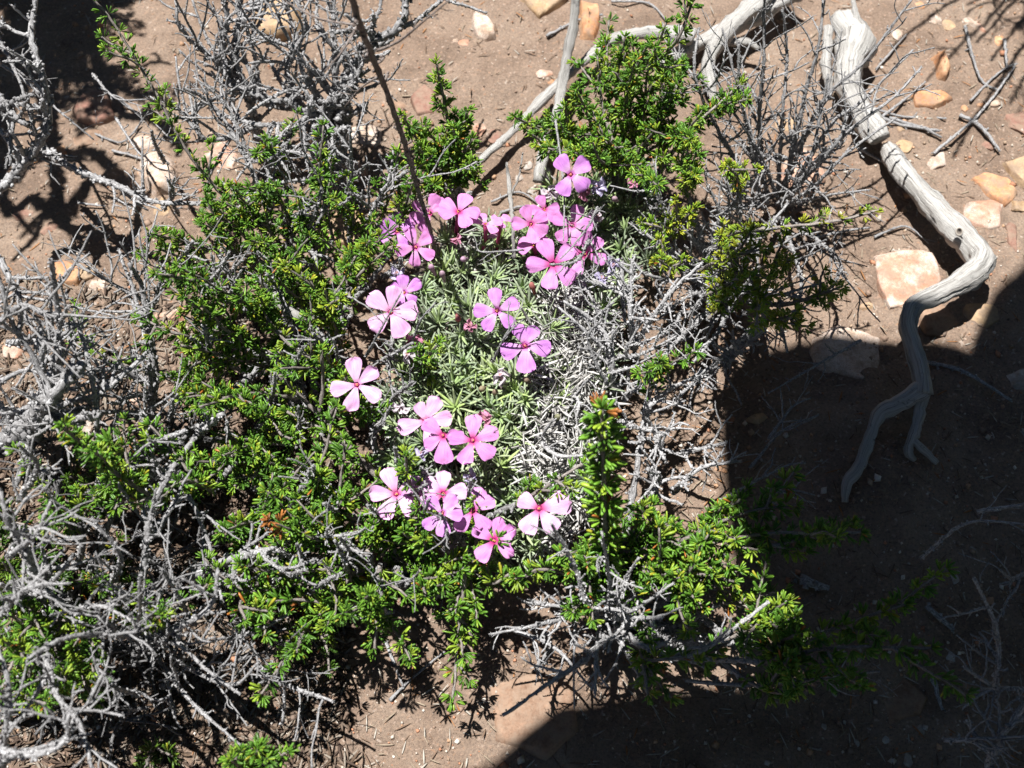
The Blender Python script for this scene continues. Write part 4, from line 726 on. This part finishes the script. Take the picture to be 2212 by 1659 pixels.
def flower(x, y, rad, angs, z=.062, tilt=(0,0), eye=.55, col=(.66,.27,.60), torn=0.0, wid=1.0, curl=0.03, lens=None, label=None, yaw=None):
    c = P(x, y, z); n = nrm(nrm(CAM-c)+tilt[0]*RGT+tilt[1]*UPV); Rr = px(rad*1.07, z)
    base = c-n*.011+R.normal(0,.001,3); mb = MB()
    tube(mb, spline([base-n*.006, base, c-n*.0006]), .0007, .0010, 8, (.3,.1,.1), .03)
    a = np.linspace(0,6.283,10,endpoint=False); u = nrm(np.cross(n,[1,0,0])); v = np.cross(n,u)
    V = np.concatenate([c+Rr*k*(np.cos(a)[:,None]*u+np.sin(a)[:,None]*v)+n*h*Rr for k,h in ((.15,-.02),(.10,-.08),(.05,-.2),(.005,-.22))])
    mb.add(V, None, [(i*10+j,i*10+(j+1)%10,(i+1)*10+(j+1)%10,(i+1)*10+j) for i in range(3) for j in range(10)], (.4,.05,.1))
    f = mb.build('flower', M['tube'], PH, PO)
    if label: f['label'] = label
    for k, ang in enumerate(angs):
        sc = 1.0 if lens is None else lens[k]
        d = math.cos(math.radians(ang))*RGT+math.sin(math.radians(ang))*UPV
        pm = petal_mesh(c+n*(.00012*((k*2)%5)), n, d, Rr*sc*R.uniform(.95,1.04), wid*.94*R.uniform(.92,1.08), curl+R.normal(.02,.09), col, eye, torn*(R.uniform()<.7), R.normal(0,.12)*.3)
        pm.build('petal', M['petal'], f, PO)
    mb = MB(); q = c+n*(.0002)+R.normal(0,.00025,(4,3)); blobs(mb, q, np.full(4,.00026), (1,1,1)); mb.build('stamens', M['anther'], f, PO)
    mb = MB(); m = 7; aa = np.linspace(0,6.28,m,endpoint=False); leaves(mb, LANCE, np.tile(base-n*.005,(m,1)), n*.9+.35*(np.cos(aa)[:,None]*u+np.sin(aa)[:,None]*v), np.tile(n,(m,1)), np.full(m,.009), np.full(m,.0007), (.2,.26,.12)); mb.build('calyx', M['phlox'], f, PO)
PK = (.70,.30,.66); PL = (.78,.46,.74); PD = (.60,.26,.68)
flower(1233,377,50,[128,38,-42,-118],.088,eye=.35,col=PD,wid=1.22)
flower(1176,453,34,[108,10,-95,180,-40],.066,eye=.8)
flower(1147,484,42,[112,178,40,-85,-30],.066,eye=.75,wid=1.1)
flower(1236,487,48,[72,155,5,-132,-68],.068,eye=.5,wid=1.05)
flower(1195,571,56,[180,112,42,-38,-100],.072,eye=1.0,wid=.98,col=PK)
flower(1262,549,52,[82,40,-18,-112,165],.062,eye=1.1,wid=.8)
flower(1153,530,36,[150,95,210,30],.054,eye=.6,tilt=(-.1,.5))
flower(991,458,48,[138,208,-70,2,70],.068,tilt=(.1,.75),eye=.9,wid=1.15)
flower(928,460,46,[145,70,35,-110,200],.062,eye=.5); flower(857,500,42,[100,25,200,-60,150],.058,eye=.4,col=PD); flower(898,534,44,[110,40,190,-95,-30],.056,eye=.5)
flower(1049,484,36,[170,10,-60,100],.062,tilt=(.2,.9),eye=.5); flower(1082,478,24,[150,60,20,-80],.06,tilt=(.1,.8),eye=.6)
flower(873,633,38,[95,35,-38,150,-110],.072,eye=.3,col=PD,lens=[1,1.15,.8,.9,.7])
flower(844,674,56,[140,78,3,-60,-138],.074,eye=.4,col=PL,wid=1.1)
flower(1074,671,48,[97,25,-45,-125,180],.07,eye=.35,col=PD,wid=.95)
flower(1134,746,53,[112,60,-10,-88,200],.074,eye=.45,col=PD,wid=1.05,lens=[.85,.85,1,1.08,1])
flower(771,831,54,[100,40,-30,-105,190],.078,eye=.3,col=PL,wid=.9,label='flower shaded by the green sprigs')
flower(919,909,54,[115,62,5,197,-75],.07,eye=.4,col=PL,wid=1.0,lens=[.75,1,1,1.05,1])
flower(957,941,52,[140,-5,-88,-150],.074,eye=.9,col=PK,wid=1.05,lens=[.95,.8,1.08,.8])
flower(1021,952,53,[88,22,-40,-112,170],.075,eye=.9,col=PK,torn=.35,label='flower with nibbled petal tips')
flower(856,1067,52,[110,178,-118,-48,30],.068,eye=.7,col=PL,wid=1.02); flower(957,1067,46,[88,8,145,-60,205],.07,eye=1.0,col=PL,wid=1.05); flower(907,1084,42,[75,-110,15,150,200],.062,eye=.5,col=PD)
flower(955,1109,42,[55,-8,-88,-140,130],.076,eye=.3,col=PD,wid=.95); flower(1021,1104,48,[70,32,-52,-128],.072,eye=.9,col=PK,wid=.95,torn=.2)
flower(1067,1168,46,[145,72,28,-35,-132],.07,eye=1.1,col=PK,torn=.7,label='flower with ragged torn petals'); flower(1164,1099,54,[148,15,-122,-52],.07,eye=.9,col=PL,wid=1.12,lens=[.8,1.2,1,1])
# withered flowers
def withered(x, y, s, col, z=.058):
    c = P(x,y,z); mb = MB(); n = nrm(CAM-c); f = None
    tube(mb, spline([c-n*.012, c]), .0008, .0012, 7, np.array((.35,.2,.2))); f = mb.build('withered_flower', M['wither'], PH, PO); f['label'] = 'shrivelled spent flower'
    for k in range(5):
        a = k*72+R.uniform(-25,25); d = math.cos(math.radians(a))*RGT+math.sin(math.radians(a))*UPV; L = px(s,z)*R.uniform(.6,1.1); nu,nv=10,5; V=[]; ph=R.uniform(0,6,4)
        d = nrm(d-n*np.dot(d,n)*.3); sd = np.cross(n,d)
        for i in range(nu):
            for j in range(nv):
                t=i/(nu-1); q=j/(nv-1)*2-1
                V.append(c+d*L*t*(1-.25*t)+sd*L*(.22*q*math.sin(3*t+.2)+.14*math.sin(5*t+ph[0]))+n*L*(.18*math.sin(6*t+ph[1]+q*2)+.14*math.cos(4*q+ph[2]+5*t)))
        i=np.arange(nu-1)[:,None]*nv; j=np.arange(nv-1)[None,:]; mb=MB(); mb.add(np.array(V),None,np.stack([i+j,i+j+1,i+j+nv+1,i+j+nv],-1).reshape(-1,4),np.array(col)*R.uniform(.8,1.1)); mb.build('petal',M['wither'],f,PO)
WP=(.62,.28,.42); WL=(.52,.48,.68); WW=(.66,.60,.66)
for x,y,s,c in [(986,519,22,WP),(1291,405,40,WL),(1187,416,36,WW),(1262,418,30,WP),(1368,395,30,WP),(1324,574,34,WL),(1300,600,26,WL),(1016,703,24,WP),(892,735,34,WP),(880,768,34,WW),(1049,903,34,WP),(864,882,32,WW),(914,978,34,WL),(1082,813,30,WW),(1016,1033,30,WL),(857,592,30,WL),(1290,470,30,WW),(1240,1010,0,WW),(1075,1140,20,WW)]:
    if s: withered(x,y,s,c,.062)
# buds and spent flower tubes
for x,y,l,c in [(931,576,30,(.55,.42,.52)),(1070,508,30,(.6,.46,.54)),(1327,429,24,(.42,.36,.38)),(1148,615,22,(.45,.2,.16)),(1000,560,20,(.5,.4,.48)),(1040,840,24,(.34,.34,.2)),(1070,846,20,(.34,.3,.2)),(990,690,26,(.5,.22,.2)),(955,590,18,(.5,.42,.46)),(1205,900,24,(.30,.36,.2)),(1135,820,18,(.4,.36,.24))]:
    p = P(x,y,.056); n = nrm(nrm(CAM-p)+R.normal(0,.3,3)); mb = MB(); pl = spline([p-n*.008,p-n*.003,p+n*.0015], .0008); tube(mb, pl, 0,0,8,np.array(c)*[.95,.8,.9],.04,0,0,np.interp(np.linspace(0,1,len(pl)),[0,.5,.75,.92,1],[.0006,.0009,.0014,.0010,.0002])); mb.build('bud', M['wither'], PH, PO)

# ------------------------------------------------------------------ shrubs just outside the picture that shade it
X1 = shrub('leafy_shrub', 20, -330, 'leafy shrub beyond the maroon stone shading the soil', 'shrub')
for i in range(54):
    b = np.array(X1.location); g = P(R.uniform(10,245), R.uniform(-160,200)); z = R.uniform(.22,.30); e = g+SUNV/SUNV[2]*z; m1 = (b+e)/2+R.normal(0,.012,3)+[0,.03,.03]
    pl = spline([b,m1,e]); mb = MB(); twig_mesh(mb, pl, .0022,.0012,.3,.1); mb.build('stem', M['bark'], X1, b)
    sprig(X1, pl=spline([e, e+R.normal(0,.012,3), e+R.normal(0,.022,3)*[1,1,.4]]), kids=5, klen=(.015,.03), dens=.9, ll=.0065)
for p in ([(100,270),(200,330),(300,425)],[(10,390),(80,440),(170,520)],[(0,360),(100,340),(180,345)],[(240,200),(330,250),(400,330)],[(130,420),(200,390),(280,395)]):
    z = .24; pl = spline([P(a,b_)+SUNV/SUNV[2]*z for a,b_ in p][::-1]+[np.array(X1.location)+[0,0,.1]]); dead(X1, None, .0034, .0030, kids=4, klen=(.02,.05), gk=1, pl=pl[::-1])
X2 = shrub('dead_shrub', 2360, -260, 'bare twiggy shrub beyond the bleached branch casting thin shadows', 'shrub')
for i, (x, y) in enumerate([(1930,100),(2000,180),(2090,10),(2140,130),(2200,60),(2060,330),(2180,230),(2150,-40),(2010,-20),(2240,120),(2110,90)]):
    b = np.array(X2.location); z = R.uniform(.20,.27); e = P(x,y)+SUNV/SUNV[2]*z; pl = spline([b,b*.6+e*.4+[0,.02,.08],e]); dead(X2, None, .0024, kids=6, klen=(.02,.06), gk=1, pl=pl)

def sky_block_shrub(x, y, h, sp, nl):                      # unseen shrubs, added to block low sky and darken the shadows
    b = np.array([x, y, float(ground_z(x, y))]); t = tag(empty('sky_block_shrub', b), 'unseen tall shrub added round the clearing to block the sky', 'shrub', 'added shrubs that block the low sky')
    Bs = []; Ds = []
    for k in range(9):
        a = R.uniform(0,6.28); e = b+np.array([sp*.8*math.cos(a)*R.uniform(.3,1), sp*.8*math.sin(a)*R.uniform(.3,1), h*R.uniform(.7,1)]); pl = spline([b, (b+e)/2+R.normal(0,.06,3), e], .03)
        mb = MB(); tube(mb, pl, .018, .005, 6, (.8,.8,.8)); mb.build('stem', M['bark'], t, b)
    n = nl; q = nrm(R.normal(size=(n,3)))*R.uniform(.35,1,(n,1))**.5*np.array([sp,sp,h*.52]); q = q*(1+.25*value_noise(q[:,0]*1.7+q[:,2]+x*9, q[:,1]*1.7-q[:,2], .25, 21)[:,None])
    mb = MB(); leaves(mb, NEEDLE, b+[0,0,h*.52]+q, nrm(q+R.normal(0,.3,(n,3))), nrm(R.normal(size=(n,3))), R.uniform(.04,.07,n), R.uniform(.008,.014,n), GREEN[R.integers(0,5,n)]*.8, R.normal(0,.1,n)); tag(mb.build('leaves', M['green'], t, b), kind='stuff')
for x, y, h, sp in [(-1.0,.1,.9,.42),(-.75,.85,.95,.40),(.05,1.15,1.0,.42),(.85,.85,.95,.42),(1.1,.0,1.0,.42),(.25,-1.5,1.1,.45),(-.75,-.85,1.0,.42),(1.2,-1.0,1.0,.42)]: sky_block_shrub(x, y, h, sp, 2600)

# ------------------------------------------------------------------ the person taking the picture (out of view; throws the big shadow)
def person():
    root = tag(empty('person', (.62,-.52,0)), 'person crouching over the plants whose dark shadow falls on the soil', 'person')
    J = dict(pel=(.52,-.46,.56),bel=(.42,-.34,.63),che=(.26,-.16,.69),nek=(.17,-.07,.71),
      sl=(.075,-.135,.66),el=(-.104,-.107,.60),wl=(-.070,-.225,.51),hl=(-.066,-.246,.495), sr=(.33,.05,.68),er=(.15,.142,.60),wr=(.095,-.20,.515),hr=(.075,-.236,.497),
      hpl=(.45,-.56,.54),kl=(.42,-.76,.30),al=(.60,-.88,.08),tl=(.48,-.92,.04), hpr=(.62,-.38,.54),kr=(.70,-.28,.30),ar=(.86,-.42,.08),tr=(.80,-.30,.04))
    rad = dict(pel=.15,bel=.18,che=.18,nek=.065,sl=.11,el=.092,wl=.034,hl=.028,sr=.09,er=.068,wr=.036,hr=.028,hpl=.10,kl=.075,al=.05,tl=.045,hpr=.10,kr=.075,ar=.05,tr=.045)
    E = [('pel','bel'),('bel','che'),('che','nek'),('che','sl'),('sl','el'),('el','wl'),('wl','hl'),('che','sr'),('sr','er'),('er','wr'),('wr','hr'),('pel','hpl'),('hpl','kl'),('kl','al'),('al','tl'),('pel','hpr'),('hpr','kr'),('kr','ar'),('ar','tr')]
    ks = list(J); o0 = np.array((.62,-.52,0)); me = bpy.data.meshes.new('body'); me.from_pydata([tuple(np.array(J[k])-o0) for k in ks],[(ks.index(a),ks.index(b)) for a,b in E],[])
    o = bpy.data.objects.new('body', me); COL.objects.link(o); o.parent = root; me.materials.append(M['cloth'])
    o.modifiers.new('skin','SKIN')
    for i,k in enumerate(ks): me.skin_vertices[0].data[i].radius = (rad[k],rad[k])
    me.skin_vertices[0].data[0].use_root = True
    sd = o.modifiers.new('sub','SUBSURF'); sd.levels = 2; sd.render_levels = 2
    # head bowed toward the flowers: crown up the slope of the neck, face down to the camera screen
    hc = np.array((.062,.005,.70)); hx = nrm(np.array([-.55,.55,.45])); fz = nrm(np.array([-.35,-.1,-1.0])); fz = nrm(fz-hx*(fz@hx)); sx = np.cross(hx,fz)
    V = ICO.copy(); a_, b_, c_ = V[:,0].copy(), V[:,1].copy(), V[:,2].copy()         # a: side, b: face, c: crown
    b_ = b_*(1+.06*(c_<0)); jaw = np.clip(-c_,0,1); a_ = a_*(1-.28*jaw); nose = np.exp(-((a_/.16)**2+((c_+.12)/.22)**2))*(b_>.4); b_ = b_+.20*nose
    eye = sum(np.exp(-(((a_-q)/.16)**2+((c_-.02)/.1)**2)) for q in (-.36,.36))*(b_>.4); b_ = b_-.07*eye; mouth = np.exp(-((a_/.3)**2+((c_+.52)/.05)**2))*(b_>.3); b_ = b_-.05*mouth
    ear = np.exp(-((b_/.18)**2+((c_+.02)/.22)**2)); a_ = a_*(1+.2*ear)
    mb = MB(); mb.add(hc-o0+a_[:,None]*.076*sx+b_[:,None]*.095*fz+c_[:,None]*.115*hx, ICOF); mb.build('head', M['skin'], root)
    # soft cap with a squarish stiff brim
    n = 44; a = np.linspace(0,6.283,n,endpoint=False); se = lambda p: np.sign(p)*np.abs(p)**.6; c = np.array((.026,.062,.735))-o0
    rows = []
    for k, h in ((1.0,-.012),(.8,-.004),(.76,.05),(.55,.075),(.01,.08),(.53,.07),(.74,.046),(.78,-.008),(1.0,-.016)):
        q = np.stack([.072*k*se(np.cos(a)), .079*k*se(np.sin(a)), np.full(n,h)],1); rows.append(c+q)
    mb = MB(); mb.add(np.concatenate(rows),None,[(i*n+j,i*n+(j+1)%n,(i+1)*n+(j+1)%n,(i+1)*n+j) for i in range(8) for j in range(n)]); mb.build('cap', M['felt'], root)
    for sgn, hd, wr_ in ((-1, J['hl'], J['wl']), (1, J['hr'], J['wr'])):
        mb = MB(); h0 = np.array(hd)-o0; w0 = np.array(wr_)-o0; cc = CAM-FWD*.014-o0; back = -FWD
        side = cc+RGT*sgn*.052; tube(mb, spline([w0, h0, side+RGT*sgn*.004+back*.004]), .024, .022, 10, (1,1,1), .02)
        for f in range(4):
            st = side+UPV*(.022-.014*f)+RGT*sgn*.008+back*.002; L = (.050,.055,.052,.042)[f]
            tube(mb, spline([st, st-RGT*sgn*.004*1+FWD*.010, st-RGT*sgn*L*.5+FWD*.010+UPV*.004]), .0085, .0065, 8, (1,1,1), .02)
        st = side+back*.012-UPV*.012; tube(mb, spline([st, st+back*.006-RGT*sgn*.018, st+back*.004-RGT*sgn*.036+UPV*.010]), .0095, .0075, 8, (1,1,1), .02)
        mb.build('hand', M['skin'], root)
def compact_camera():
    c0 = CAM-FWD*.022; t = tag(empty('compact_camera', c0), 'small black camera held in both hands over the flowers', 'camera')
    def box(name, c, hx, hy, hz, m):
        bm = bmesh.new(); bmesh.ops.create_cube(bm, size=2.0)
        for v in bm.verts: v.co = Vector(RGT)*(v.co.x*hx+c[0])+Vector(UPV)*(v.co.y*hy+c[1])-Vector(FWD)*(v.co.z*hz+c[2])
        bmesh.ops.bevel(bm, geom=bm.edges[:], offset=.003, segments=2, affect='EDGES'); me = bpy.data.meshes.new(name); bm.to_mesh(me); bm.free(); me.materials.append(m)
        o = bpy.data.objects.new(name, me); COL.objects.link(o); o.parent = t
    box('camera_body', (0,0,0), .047, .028, .010, M['black']); box('shutter_button', (.03,.030,0), .006, .003, .005, M['grey'])
    mb = MB(); tube(mb, spline([c0+FWD*.009, c0+FWD*.020], .002), .020, .017, 24, (1,1,1), 0); mb.build('lens_barrel', M['black'], t, c0)
compact_camera()
person()
